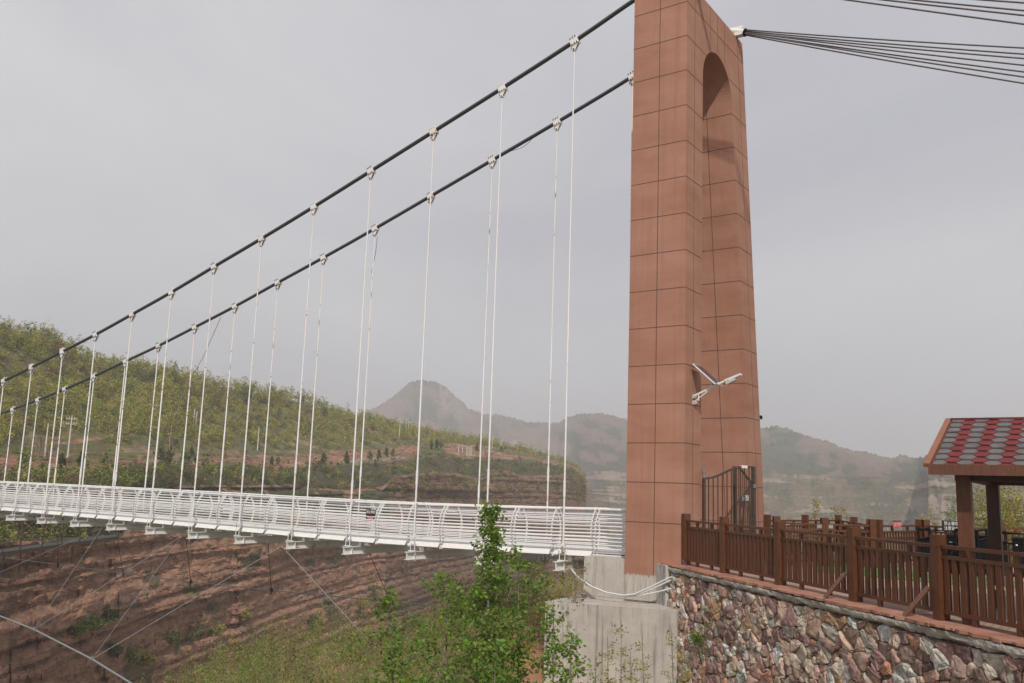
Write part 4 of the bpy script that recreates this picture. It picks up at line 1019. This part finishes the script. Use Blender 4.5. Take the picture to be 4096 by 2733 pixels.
st = fbm(mpx[None]*.008, z*.34, 0, 4, 107)+.22*vnoise(mpx[None]*.16, z*.2, 0, 108)+.25*vnoise(mpx[None]*.015, z*.02, 0, 109)
cliffm = (st > .25) & (mri < 98) & (mri > 8)
mc = np.where((mri < 96)[..., None], (C(.125, .104, .066)+np.clip(n1*.09, -.03, .05)[..., None]*C(1, .6, .4))*(1+.4*n3[..., None]), mc)
mc = np.where(cliffm[..., None], C(.27, .205, .16)*(1+.25*n3[..., None]), mc)
MP[..., :2] -= hd*(np.clip(st, -.3, .5)*4*lowz)[..., None]
mc = np.where(((mpx[None] > 1010) & (mpx[None] < 1062) & (mri > nm-26) & (n3 > -.1))[..., None], C(.25, .19, .15), mc)
tag(grid_mesh('mountains', MP[::-1], mc[::-1], 'mount', smooth=False), kind='structure')

# ------------------------------------------------------------------ foliage
def leaf_quads(cent, size, col, aspect=.62, flat=.35, rng=RNG):
    n = len(cent); a = rng.normal(size=(n, 3)); a[:, 2] *= .6; a /= np.linalg.norm(a, axis=1, keepdims=True)
    u_ = rng.normal(size=(n, 3)); u_[:, 2] += flat*0; bvec = np.cross(a, u_); bvec /= np.linalg.norm(bvec, axis=1, keepdims=True)+1e-9
    s_ = np.broadcast_to(size, (n,))[:, None]
    a = a*s_*.5; bvec = bvec*s_*.5*aspect
    v = np.stack([cent-a, cent-a*.1+bvec, cent+a, cent-a*.1-bvec], 1).reshape(-1, 3)
    q = np.arange(4*n).reshape(n, 4); return v, q, np.repeat(col, 4, 0)
def clumps(nc, per, rad, spread, squash=1.):
    d = RNG.normal(size=(nc, 3)); d /= np.linalg.norm(d, axis=1, keepdims=True); d *= (RNG.random((nc, 1))**.45)*np.array(rad)
    c = np.repeat(d, per, 0) + RNG.normal(size=(nc*per, 3))*spread; return c, np.repeat(np.arange(nc), per)
GREENS = {'olive': (.33, .30, .070), 'lime': (.38, .37, .085), 'dark': (.11, .125, .038), 'mid': (.21, .25, .060), 'brown': (.23, .165, .088), 'bright': (.155, .245, .040), 'yellow': (.32, .30, .085), 'fresh': (.185, .27, .055)}
def leafcol(kind, ids, var=.22):
    k = np.array(GREENS[kind]); nb = ids.max()+1 if len(ids) else 1; t = 1+RNG.normal(size=(nb, 1))*var; h_ = RNG.normal(size=(nb, 3))*.09
    return np.clip((k*(1+h_)*t)[ids]*(1+RNG.normal(size=(len(ids), 1))*.12), .006, .6)
# hillside wood: a mass nobody could count
def hill_crowns():
    VV, QQ, CC = [], [], []; off = 0
    def crown(p, wd, ht, kind, n, sz):
        nonlocal off
        nc = max(5, n//7); c, ids = clumps(nc, 7, (wd*.5, wd*.5, ht*.5), wd*.10); c[:, 2] += ht*.5; c = c+np.array(p)
        v, q, cl = leaf_quads(c, sz*RNG.uniform(.6, 1.3, len(c)), leafcol(kind, ids, .2)); VV.append(v); QQ.append(q+off); CC.append(cl); off += len(v)
    # slope trees
    for k in range(4300):
        pxv = random.uniform(-500, 1330); t = random.random()**.8; ri = nF+4+t*(nG-nF-4)
        dens = float(fbm(pxv*.012, ri*.04, 0, 3, 121))
        if dens < -.2 and random.random() < .5: continue
        p = hill_pt(pxv, ri); r = math.hypot(p[0], p[1])
        if 1010 < pxv < 1240 and ri < nF+26: continue
        if 30 < pxv < 250 and ri < nF+14 and random.random() < .8: continue
        kind = random.choices(['olive', 'lime', 'mid', 'brown', 'dark'], [5, 3.6 if dens > .0 else 2., 1.6, 1.5 if dens < .1 else .4, .6])[0]
        tall = dens > .02 or t > .85; wd = random.uniform(1.6, 3.0); ht = wd*random.uniform(1.3, 2.3) if tall else wd*random.uniform(.7, 1.1)
        crown(p-np.array([0, 0, .2]), wd, ht, kind, 126 if pxv < 700 else 77, .26+r*.0005)
    # ridge trees
    for k in range(420):
        pxv = -400+1700*(k+random.random())/420; p = hill_pt(pxv, nG-random.uniform(0, 12)); r = math.hypot(p[0], p[1])
        hmax = np.interp(pxv, [-400, 100, 200, 260, 700, 800, 900, 1330], [3.5, 4, 4.5, 5.5, 6.5, 5.5, 3.5, 2.5])
        wd = random.uniform(1.4, 2.6); crown(p-np.array([0, 0, .3]), wd, hmax*random.uniform(.65, 1.15), random.choice(['lime', 'olive', 'olive', 'mid', 'lime']), 140, .24+r*.0005)
    # scrub between the cliff top and the fields
    for k in range(1500):
        pxv = random.uniform(-300, 1338); ri = nD+2+random.random()**1.1*(nE-nD-3); p = hill_pt(pxv, ri); wd = random.uniform(1.4, 3.4)*np.interp(ri, [nD, nE-22, nE-8, nE], [1, 1, .5, .3])
        if float(vnoise(pxv*.03, ri*.15, 0, 131)) < -.35: continue
        crown(p-np.array([0, 0, .3]), wd, wd*random.uniform(.7, 1.2), random.choices(['dark', 'olive', 'mid', 'brown', 'lime'], [6, 2.2, 2, 3, .4])[0], 98, .32)
    # bushes on the ledge above the lower cliff and in its recess
    for k in range(420):
        pxv = random.uniform(-300, 900); ri = random.uniform(nA-2, nD); p = hill_pt(pxv, ri)
        if pxv > 285 and random.random() < .35: continue
        wd = random.uniform(1., 2.6); crown(p-np.array([0, 0, .3]), wd, wd*random.uniform(.7, 1.1), random.choices(['dark', 'olive', 'mid', 'brown'], [4, 2, 2.6, 1.6])[0], 84, .3)
    for k in range(420):
        pxv = random.uniform(895, 1345); ri = nA+10+random.random()**.6*(nD-nA-10); p = hill_pt(pxv, ri); wd = random.uniform(.9, 2.8)
        crown(p-np.array([0, 0, .3]), wd, wd*random.uniform(.6, .9), random.choice(['dark', 'olive', 'brown', 'mid']), 63, .36)
    for k in range(200):
        pxv = 1346-abs(random.gauss(0, 26)); ri = random.uniform(nA+25, nD+26); p = hill_pt(pxv, ri); wd = random.uniform(1., 3.)
        crown(p-np.array([0, 0, .4]), wd, wd*random.uniform(.7, 1.), random.choice(['dark', 'olive', 'mid', 'brown']), 63, .36)
    for k in range(260):
        pxv = random.uniform(-100, 900); ri = random.uniform(30, nA); p = hill_pt(pxv, ri); wd = random.uniform(.4, 1.3)
        if float(vnoise(pxv*.02, ri*.05, 0, 141)) < .15: continue
        crown(p, wd, wd*.7, random.choice(['brown', 'olive', 'brown', 'mid']), 35, .2)
    # fields: sparse scrub
    for k in range(260):
        pxv = random.uniform(-300, 1300); p = hill_pt(pxv, random.uniform(nE, nF+6)); wd = random.uniform(.7, 1.6)
        crown(p-np.array([0, 0, .1]), wd, wd*.9, random.choice(['olive', 'brown', 'mid', 'brown']), 28, .36)
    return np.concatenate(VV), np.concatenate(QQ), np.concatenate(CC)
v, q, c = hill_crowns(); tag(raw_mesh('hillside_wood', v, q, c, 'leaf'), kind='stuff')

# trees one can tell apart on the terraces
def tree_mesh(wd, ht, kind, n, sz, cone=False):
    c, ids = clumps(n//8, 8, (wd*.5, wd*.5, ht*.5), wd*.07); c[:, 2] += ht*.56
    if cone: s_ = np.clip(1.15-c[:, 2]/ht*.85, .12, 1.1); c[:, :2] *= s_[:, None]
    return leaf_quads(c, sz*RNG.uniform(.6, 1.3, len(c)), leafcol(kind, ids, .16))
def small_tree(name, loc, wd, ht, kind, n, sz, lab, cat, grp, cone=False, cr='crown'):
    r = empty(name, loc, lab, cat, grp); v, q, c = tree_mesh(wd, ht, kind, n, sz, cone); raw_mesh(cr, v, q, c, 'leaf', r, local=True)
    b = MB(); b.tube([(0, 0, -.3), (0, 0, ht*.3), (.02*wd, 0, ht*.7)], [.05*wd, .04*wd, .012*wd], 6); b.build('trunk', 'bark', r, local=True); return r
EV = [(52, 1086, 47, 'leftmost of all'), (140, 1080, 36, 'small, left of the near hanger pair'), (183, 1082, 40, 'slim, between two near hangers'), (240, 1079, 34, 'small, on the red bank'), (366, 1078, 52, 'left of a close pair on the red bank'), (388, 1079, 50, 'right of a close pair on the red bank'), (420, 1077, 38, 'round, right of the close pair'), (438, 1083, 52, 'dark, beside the crossing hangers'), (626, 1066, 16, 'small, left of two under the middle poles'), (641, 1068, 19, 'small, right of two under the middle poles'), (742, 1066, 26, 'dense, left of where the pale lane begins'), (797, 1063, 27, 'lone, between two near hangers'), (851, 1055, 22, 'first along the pale lane'), (870, 1054, 21, 'second along the pale lane'), (889, 1050, 21, 'third along the pale lane'), (904, 1049, 18, 'last along the pale lane'), (991, 1031, 20, 'left of the clump below the pole row'), (1003, 1030, 22, 'middle of the clump below the pole row'), (1013, 1031, 23, 'right of the clump below the pole row'), (1096, 1036, 16, 'small, beside the row of bare poles'), (1152, 1036, 12, 'tiny, below the right hand poles')]
for i, (ex, ey, hp, lab) in enumerate(EV):
    p = hill_at(ex, ey); r = math.hypot(p.x, p.y); ht = hp*K/F*r*1.08
    small_tree('evergreen_tree', p-UP*.2, ht*random.uniform(.5, .68), ht, 'dark' if i % 3 else 'mid', 360, .34+r*.0006, 'dark evergreen on the terraced field, '+lab, 'tree', 'evergreens on the terraced fields', True)
def bare_tree(px_, py_, hp, lab):
    p = hill_at(px_, py_); r = math.hypot(p.x, p.y); ht = hp*K/F*r; root = empty('bare_tree', p-UP*.2, lab, 'tree', 'bare trees on the far bank')
    b = MB(); b.tube([(0, 0, 0), (.1, 0, ht*.4), (0, .1, ht*.95)], [.16, .12, .03], 6); b.build('trunk', 'bark', root, local=True); b = MB()
    for k in range(26):
        z0 = random.uniform(.3, .85)*ht; a = random.uniform(0, 6.28); L = random.uniform(.15, .32)*ht*(1.2-z0/ht)
        e = V((math.cos(a)*L, math.sin(a)*L, z0+L*random.uniform(.5, 1.1))); m_ = V((0.05, 0, z0)).lerp(e, .5)
        b.tube([(.05, 0, z0), e], [.05, .015], 4)
        for _ in range(4): f = m_+V((random.uniform(-.6, .6), random.uniform(-.6, .6), random.uniform(.2, .9)))*L*.6; b.tube([m_, f], [.03, .012], 4)
    b.build('branches', 'bark', root, local=True)
bare_tree(88, 1050, 52, 'bare brown tree with open branches left of the plain pole'); bare_tree(393, 1036, 42, 'bare brown tree on the red bank below the dangling rope')
# shrubs on the cliff face
def cliff_at(pxv, pyv): return hill_at(pxv, pyv, 0)
CS = [(215, 1428, 62, 26, 'mid', 'on the left ledge above the guy cable'), (180, 1442, 45, 18, 'mid', 'lower left neighbour of the big ledge shrub'), (250, 1408, 40, 28, 'dark', 'upper right of the ledge shrub group'), (440, 1448, 70, 34, 'dark', 'round, below the middle of the slack cable'), (395, 1460, 50, 26, 'dark', 'left of the round cliff shrub'), (490, 1445, 46, 26, 'olive', 'right of the round cliff shrub'), (300, 1500, 52, 32, 'mid', 'low on the cliff near the bottom edge'), (265, 1492, 36, 20, 'dark', 'left of the lowest cliff shrub'), (335, 1512, 34, 26, 'olive', 'right of the lowest cliff shrub'), (760, 1402, 56, 30, 'dark', 'dark, above the yellow green scrub'), (715, 1424, 44, 22, 'dark', 'left of the dark shrub over the scrub'), (855, 1362, 46, 40, 'dark', 'under the second drop rope'), (830, 1385, 40, 26, 'olive', 'small, left of the tie rope foot'), (560, 1410, 22, 18, 'olive', 'tiny, in the vertical cleft'), (670, 1260, 34, 26, 'brown', 'brown, high on the cliff under the deck'), (925, 1300, 40, 30, 'brown', 'brown, under the deck near the sapling')]
for sx, sy, w_, h_, kd, lab in CS:
    p = cliff_at(sx, sy+h_*.4); r = math.hypot(p.x, p.y); k = K/F*r; d = V((p.x, p.y, 0)).normalized(); rt = empty('cliff_shrub', p-d*.6, ('green' if kd != 'brown' else 'dry') + ' shrub on the rock face, '+lab, 'shrub', 'shrubs on the cliff face')
    c, ids = clumps(60, 9, (w_*k*.5, w_*k*.5, h_*k*.55), w_*k*.07); c[:, 2] += h_*k*.4; v, q, cl = leaf_quads(c, .26*RNG.uniform(.6, 1.4, len(c))+r*.0008, leafcol(kd, ids)); raw_mesh('foliage', v, q, cl, 'leaf', rt, local=True)
    b = MB()
    for _ in range(7): a = random.uniform(0, 6.28); b.tube([(0, 0, -.4), (math.cos(a)*w_*k*.3, math.sin(a)*w_*k*.3, h_*k*random.uniform(.4, .8))], [.05, .015], 5)
    b.build('stems', 'bark', rt, local=True)
# utility poles
PL = [((104, 1049), (110, 981), 0, 'plain, leftmost on the red field'), ((157, 1051), (162, 968), 1, 'with insulator arms on the red field at the left'), ((359, 957), (361, 930), 1, 'short, high on the wooded slope'), ((444, 983), (449, 941), 0, 'left of a pair on the wooded slope'), ((451, 983), (456, 948), 0, 'right of a pair on the wooded slope'), ((591, 1034), (595, 985), 0, 'plain, at the edge of the middle field'), ((918, 1010), (921, 963), 1, 'with insulator arms, left of the hill group'), ((932, 997), (934, 961), 0, 'first plain one of the hill group'), ((938, 997), (941, 968), 0, 'second plain one of the hill group'), ((945, 979), (947, 953), 1, 'with insulator arms, highest of the hill group'), ((955, 981), (956, 963), 0, 'short, right end of the hill group'), ((1150, 1029), (1150, 1009), 0, 'plain, alone at the right end of the ridge'), ((1180, 1034), (1181, 1012), 1, 'with small arms, farthest right')]
def pole_parts(root, base, ht, arms, rr, sp=None):
    for dx in ((0,) if sp is None else sp):
        b = MB(); b.tube([(base.x+dx, base.y-dx*.6, base.z-.5), (base.x+dx, base.y-dx*.6, base.z+ht)], [rr*1.25, rr*.8], 8); b.build('shaft', 'pole', root)
for (bx, by), (tx, ty), arms, lab in PL:
    p = hill_at(bx, by); r = math.hypot(p.x, p.y); ht = (by-ty)*K/F*r*1.0; root = empty('utility_pole', p, 'pale concrete utility pole, '+lab, 'pole', 'utility poles on the hillside')
    pole_parts(root, p, ht, arms, .14)
    if arms:
        rt = V((-CR.y*0+CR.x, CR.y, 0)).normalized()
        for dz in (.3, 1.2):
            b = MB(); b.bar(p+UP*(ht-dz)-rt*.95, p+UP*(ht-dz)+rt*.95, .10, .10); b.build('crossarm', 'pole', root)
        b = MB()
        for s in (-.9, -.45, .45, .9):
            for dz in (.3, 1.2): b.tube([p+UP*(ht-dz)+rt*s, p+UP*(ht-dz+.38)+rt*s], .06, 6)
        b.tube([p+UP*ht, p+UP*(ht+.4)], .07, 6); b.build('insulators', 'pole', root)
for (x0, x1, by, ty, lab) in ((1054, 1063, 1039, 1019, 'left of the row of bare poles'), (1124, 1131, 1030, 1004, 'on the low ridge behind the terraces')):
    p, p2 = hill_at(x0, by), hill_at(x1, by); p2.z = p.z; r = math.hypot(p.x, p.y); ht = (by-ty)*K/F*r; root = empty('pole_frame', p, 'two pale poles joined by a crossarm, '+lab, 'pole', 'paired poles on the hillside')
    for q in (p, p2): b = MB(); b.tube([q-UP*.5, q+UP*ht], [.17, .12], 8); b.build('shaft', 'pole', root)
    d = (p2-p); b = MB(); b.bar(p-d*.4+UP*(ht-.5), p2+d*.4+UP*(ht-.5), .22, .25); b.build('crossarm', 'pole', root)
for i, bx in enumerate((1071, 1074, 1077, 1080, 1083)):
    p = hill_at(bx, 1047); r = math.hypot(p.x, p.y); b = MB(); b.tube([p-UP*.5, p+UP*(23*K/F*r)], [.14, .10], 6)
    tag(b.build('utility_pole', 'pole'), 'bare pole in the tight row of five, %s from the left' % ORDN[i], 'pole', 'row of five bare poles')

# rusty viewing platform on the far ledge
pA, pB = cliff_at(-60, 1243), cliff_at(285, 1236); z0 = min(onr(100, 1236, 112).z, pA.z)
MT['plate'] = plain('weathered plate', (.045, .045, .042), .95)
plat = empty('viewing_platform', onr(100, 1238, 104), 'rusty steel viewing platform on posts under the rock overhang across the gorge', 'platform')
c4 = [onr(-120, 1218, 92), onr(272, 1231, 127), onr(262, 1222, 131), onr(-120, 1205, 96)]
for q in c4: q.z = c4[1].z
b = MB(); b.prism(c4, UP*-.12); b.build('floor_plate', 'plate', plat)
b = MB()
for a_, c_ in ((0, 1), (1, 2), (2, 3)): b.bar(c4[a_]-UP*.22, c4[c_]-UP*.22, .12, .25)
b.build('edge_beam', 'rust', plat)
for t_ in (.0, .2, .34, .46, .58, .70, .82, 1.):
    q = c4[0].lerp(c4[1], t_); b = MB(); b.tube([q-UP*.1, q+UP*4.6], .075, 8); b.build('post', 'rust', plat)
for t_ in (.35, .66): q = c4[0].lerp(c4[1], t_); b = MB(); b.tube([q-UP*.1, q-UP*2.2], .09, 8); b.build('support', 'rust', plat)
b = MB(); b.tube([c4[0]+UP*4.6, c4[1]+UP*4.6], .07, 8); b.tube([c4[0]+UP*1.1, c4[1]+UP*1.1], .04, 6); b.build('rail', 'rust', plat)

# ------------------------------------------------------------------ near vegetation
def branch_tree(name, base, top, lean, nb, kind, leaf, nl, lab, grp, cat='tree', rad=.035, reach=None, thin=1.0):
    H = top-base.z; root = empty(name, base, lab, cat, grp)
    sp = [V((lean[0]*t*t + .05*math.sin(t*7), lean[1]*t*t+.05*math.cos(t*5), H*t)) for t in np.linspace(0, 1, 9)]
    b = MB(); b.tube(sp, [rad*(1-.88*t)+.003 for t in np.linspace(0, 1, 9)], 7); b.build('trunk', 'bark', root, local=True)
    b = MB(); cs = []; ids = []
    def pos(t): k = min(7, int(t*8)); return sp[k].lerp(sp[k+1], t*8-k)
    cid = 0
    for i in range(nb):
        t = .06+.92*(i+random.random())/nb; p0 = pos(t); L = (reach(t) if reach else (1-t)*H*.35+.12)*random.uniform(.6, 1.15); a = random.uniform(0, 6.283)
        d = V((math.cos(a), math.sin(a), random.uniform(-.05, .65))).normalized(); pts = [p0]; cur = p0.copy(); dd = d.copy(); k = 5
        for j_ in range(k): dd = (dd+V((random.uniform(-.25, .25), random.uniform(-.25, .25), random.uniform(-.14, .14)))).normalized(); cur = cur+dd*(L/k); pts.append(cur.copy())
        b.tube(pts, [max(.0025, rad*.35*(1-q/5.5)*(1-t*.6)) for q in range(k+1)], 5, caps=False)
        m_ = max(3, int(nl/nb*thin*(.4+L/(.35*H))))
        for s in range(m_):
            u_ = random.random()**.6*k; q = int(min(k-1, u_)); pp = pts[q].lerp(pts[q+1], u_-q); off = V((random.gauss(0, 1), random.gauss(0, 1), random.gauss(0, .8)))*(.055+.03*L)
            for _ in range(5): cs.append(pp+off+V((random.gauss(0, 1), random.gauss(0, 1), random.gauss(0, .7)))*leaf*.75); ids.append(cid)
            cid += 1
    b.build('branches', 'bark', root, local=True)
    cs = np.array([tuple(p) for p in cs]); ids = np.array(ids); v, q, c = leaf_quads(cs, leaf*RNG.uniform(.6, 1.25, len(cs)), leafcol(kind, ids, .2), .6); raw_mesh('leaves', v, q, c, 'leaf', root, local=True); return root
def gpt(pxv, r, z=None):
    d = ray(pxv, 1300); p = V((d.x, d.y, 0)).normalized()*r; p.z = near_z(p.x, p.y)-.1 if z is None else z; return p
GT = 'leafy saplings in front of the bridge'
p = gpt(1118, 15.2, -3.9); tz = ony(1132, 1143, p.y).z
tz = (EYE + ray(1130, 1143)*(15.2/math.hypot(ray(1130, 1143).x, ray(1130, 1143).y))).z
rch = lambda t: .14+2.3*max(0, (.70-t)) + (.20 if t < .8 else .05)
branch_tree('locust_sapling', p, tz, (.12, .02), 90, 'bright', .078, 2300, 'tall bright green sapling whose pointed tip crosses the bridge railing', GT, reach=rch, rad=.04)
def ztop(px_, py_, r): d = ray(px_, py_); return (EYE+d*(r/math.hypot(d.x, d.y))).z
p = gpt(1196, 15.9, -3.8); branch_tree('locust_sapling', p, ztop(1210, 1275, 15.9), (.05, .1), 44, 'bright', .078, 900, 'leafy sapling right of the tall one, its tip under the floor beam', GT, reach=lambda t: .35+1.25*(1-t), rad=.03)
p = gpt(1040, 16.2, -3.9); branch_tree('locust_sapling', p, ztop(1035, 1308, 16.2), (-.1, .1), 46, 'bright', .078, 800, 'leafy sapling left of the tall one', GT, reach=lambda t: .40+1.4*(1-t), rad=.03)
p = gpt(930, 15.0, -3.9); branch_tree('locust_sapling', p, ztop(915, 1372, 15.), (-.15, .2), 34, 'bright', .08, 700, 'thin sapling with a forked pale stem at the end of the slack cable', GT, reach=lambda t: .4+1.0*(1-t), rad=.026)
p = gpt(1275, 14.6, -3.6); branch_tree('locust_sapling', p, ztop(1272, 1376, 14.6), (-.05, .0), 24, 'bright', .08, 420, 'thin leafy sapling against the left edge of the concrete block', GT, reach=lambda t: .12+.45*(1-t), rad=.02)
p = gpt(1310, 14.0, -3.5); branch_tree('locust_sapling', p, ztop(1305, 1452, 14.0), (.05, .0), 22, 'bright', .08, 420, 'low leafy sapling in front of the concrete block', GT, reach=lambda t: .14+.4*(1-t), rad=.02)
p = gpt(1140, 13.6, -3.6); branch_tree('locust_sapling', p, ztop(1140, 1470, 13.6), (.05, .0), 30, 'bright', .08, 560, 'low bushy sapling at the bottom edge below the tall one', GT, reach=lambda t: .25+.55*(1-t), rad=.02)
for i, (px_, ty, r, lab) in enumerate(((1425, 1424, 15.5, 'tallest yellowish weed in front of the concrete block'), (1398, 1462, 15.2, 'yellowish weed left of the tallest one'), (1478, 1462, 15.8, 'yellowish weed right of the tallest one'), (1452, 1492, 14.9, 'low yellowish weed near the bottom edge'), (1368, 1508, 14.8, 'low weed beside the leafy sapling at the block'), (1545, 1440, 17.2, 'thin weed climbing the joint of block and stone wall'), (1566, 1490, 17.6, 'low weed at the foot of the stone wall end'))):
    p = gpt(px_, r, -3.4); branch_tree('weed', p, ztop(px_, ty, r), (random.uniform(-.1, .1), 0), 20, 'yellow' if i != 4 else 'mid', .045, 240, lab, 'tall weeds in front of the foundation', 'plant', .010, lambda t: .08+.24*(1-t))
# little plants rooted in the stone wall
for t_, z_, h_, lab in ((2.35, -.86, .24, 'small green seedling sprouting on a thin stem from the stone wall'), (2.0, -1.42, .12, 'tiny green tuft lower in the stone wall')):
    p = wp(t_, z_-(.9 if h_ > .2 else .05), OFF+.22); branch_tree('seedling', p, z_+h_*.5, (0, 0), 10 if h_ > .2 else 6, 'bright', .05, 60, lab, 'seedlings on the stone wall', 'plant', .008, lambda t: .01 if t < .7 else .10)
# behind the terrace
for i, (px_, ty, r, kd, nb, lab) in enumerate(((1870, 1148, 31, 'olive', 26, 'thin sprouting sapling behind the back railing, tallest there'), (1918, 1160, 33, 'olive', 18, 'thin sapling beside the balcony corner post'), (1945, 1168, 32, 'olive', 18, 'low sapling right of the balcony corner post'), (2140, 1168, 33, 'olive', 22, 'grey green sapling left of the front pavilion column'), (2180, 1170, 34, 'mid', 20, 'green sapling close to the front pavilion column'))):
    d = ray(px_, 1200); p = V((d.x, d.y, 0)).normalized()*r; p.z = -1.6; branch_tree('sapling', p, ztop(px_, ty, r), (.05, .05), nb, kd, .075, 260, lab, 'saplings behind the terrace', 'tree', .02, lambda t: .15+.5*(1-t))
for i, (px_, ty, r, wd, kd, lab) in enumerate(((2262, 1106, 33, 2.2, 'mid', 'dense green bush between the pavilion columns and beyond'), (2330, 1100, 34, 2.6, 'brown', 'dry brownish bush at the right edge under the roof'), (2300, 1118, 31, 1.8, 'olive', 'olive bush in the middle under the pavilion roof'), (2400, 1100, 33, 2.6, 'olive', 'olive bush just beyond the right edge'))):
    d = ray(px_, 1200); p = V((d.x, d.y, 0)).normalized()*r; p.z = -1.; ht = ztop(px_, ty, r)+1.
    small_tree('bush', p, wd, ht, kd, 3600, .075, lab, 'bush', 'bushes behind the pavilion', cr='foliage')
# dry shrubs on the soil under the deck end
for i, (px_, ty, r, kd, lab) in enumerate(((1290, 1262, 25, 'olive', 'dry twiggy shrub under the deck beside the plinth'), (1245, 1268, 26, 'yellow', 'twiggy budding shrub under the deck, middle one'), (1215, 1285, 27, 'brown', 'brown twiggy shrub under the deck behind the sapling'), (1318, 1290, 23.5, 'brown', 'low dry shrub under the first beam end'))):
    d = ray(px_, 1300); p = V((d.x, d.y, 0)).normalized()*r; p.z = near_z(p.x, p.y)-.1
    branch_tree('dry_shrub', p, ztop(px_, ty, r), (.1, 0), 46, kd, .05, 420, lab, 'dry shrubs under the deck end', 'shrub', .014, lambda t: .25+.5*(1-t))
# weedy scrub over the near bank: ground cover
def scrub():
    VV, QQ, CC = [], [], []; off = 0; tw = MB()
    for k in range(1150):
        pxv = random.uniform(380, 1560); r = random.uniform(12, 36)**1.0; d = ray(pxv, 1300); p = V((d.x, d.y, 0)).normalized()*r
        if p.x > 19.2 and p.y < 13: continue
        if 1180 < pxv < 1400 and r > 20 and random.random() < .8: continue
        p.z = near_z(p.x, p.y); hh = random.uniform(.5, 1.5)*(1 if r > 22 else .85)
        kind = random.choices(['olive', 'yellow', 'fresh', 'mid', 'brown'], [2.2, .5, 6, 5, 1.2])[0]
        ns = 6; nl = 17 if r > 18 else 20; cs = []
        for s in range(ns):
            a = random.uniform(0, 6.28); e = V((math.cos(a)*random.uniform(.05, .45), math.sin(a)*random.uniform(.05, .45), hh*random.uniform(.5, 1.1))); bs = p+V((random.gauss(0, .18), random.gauss(0, .18), -.05))
            if s < 3: tw.tube([bs, bs+e*.55+V((random.gauss(0, .04), random.gauss(0, .04), 0)), bs+e], [.009, .007, .003], 4, caps=False)
            for _ in range(nl): t_ = random.uniform(.2, 1.05); cs.append(tuple(bs+e*t_+V((random.gauss(0, .07), random.gauss(0, .07), random.gauss(0, .05)))))
        cs = np.array(cs); v, q, c = leaf_quads(cs, .062*RNG.uniform(.6, 1.4, len(cs)), leafcol(kind, np.zeros(len(cs), int), .2)); VV.append(v); QQ.append(q+off); CC.append(c); off += len(v)
    return np.concatenate(VV), np.concatenate(QQ), np.concatenate(CC), tw
v, q, c, tw = scrub(); so_ = tag(raw_mesh('scrub', v, q, c, 'leaf'), kind='stuff')
tag(tw.build('dry_stems', 'twig'), kind='stuff')

# ------------------------------------------------------------------ haze
hm = bpy.data.materials.new('haze'); hm.use_nodes = True; t_ = hm.node_tree; t_.nodes.clear()
pv = t_.nodes.new('ShaderNodeVolumePrincipled'); pv.inputs['Color'].default_value = (.86, .87, .90, 1); pv.inputs['Density'].default_value = HAZE; pv.inputs['Anisotropy'].default_value = .2
oo = t_.nodes.new('ShaderNodeOutputMaterial'); t_.links.new(pv.outputs[0], oo.inputs['Volume'])
MT['haze'] = hm
b = MB(); b.box((600, 600, 88), (8400, 8400, 346)); hz_ = tag(b.build('haze', 'haze'), kind='stuff')
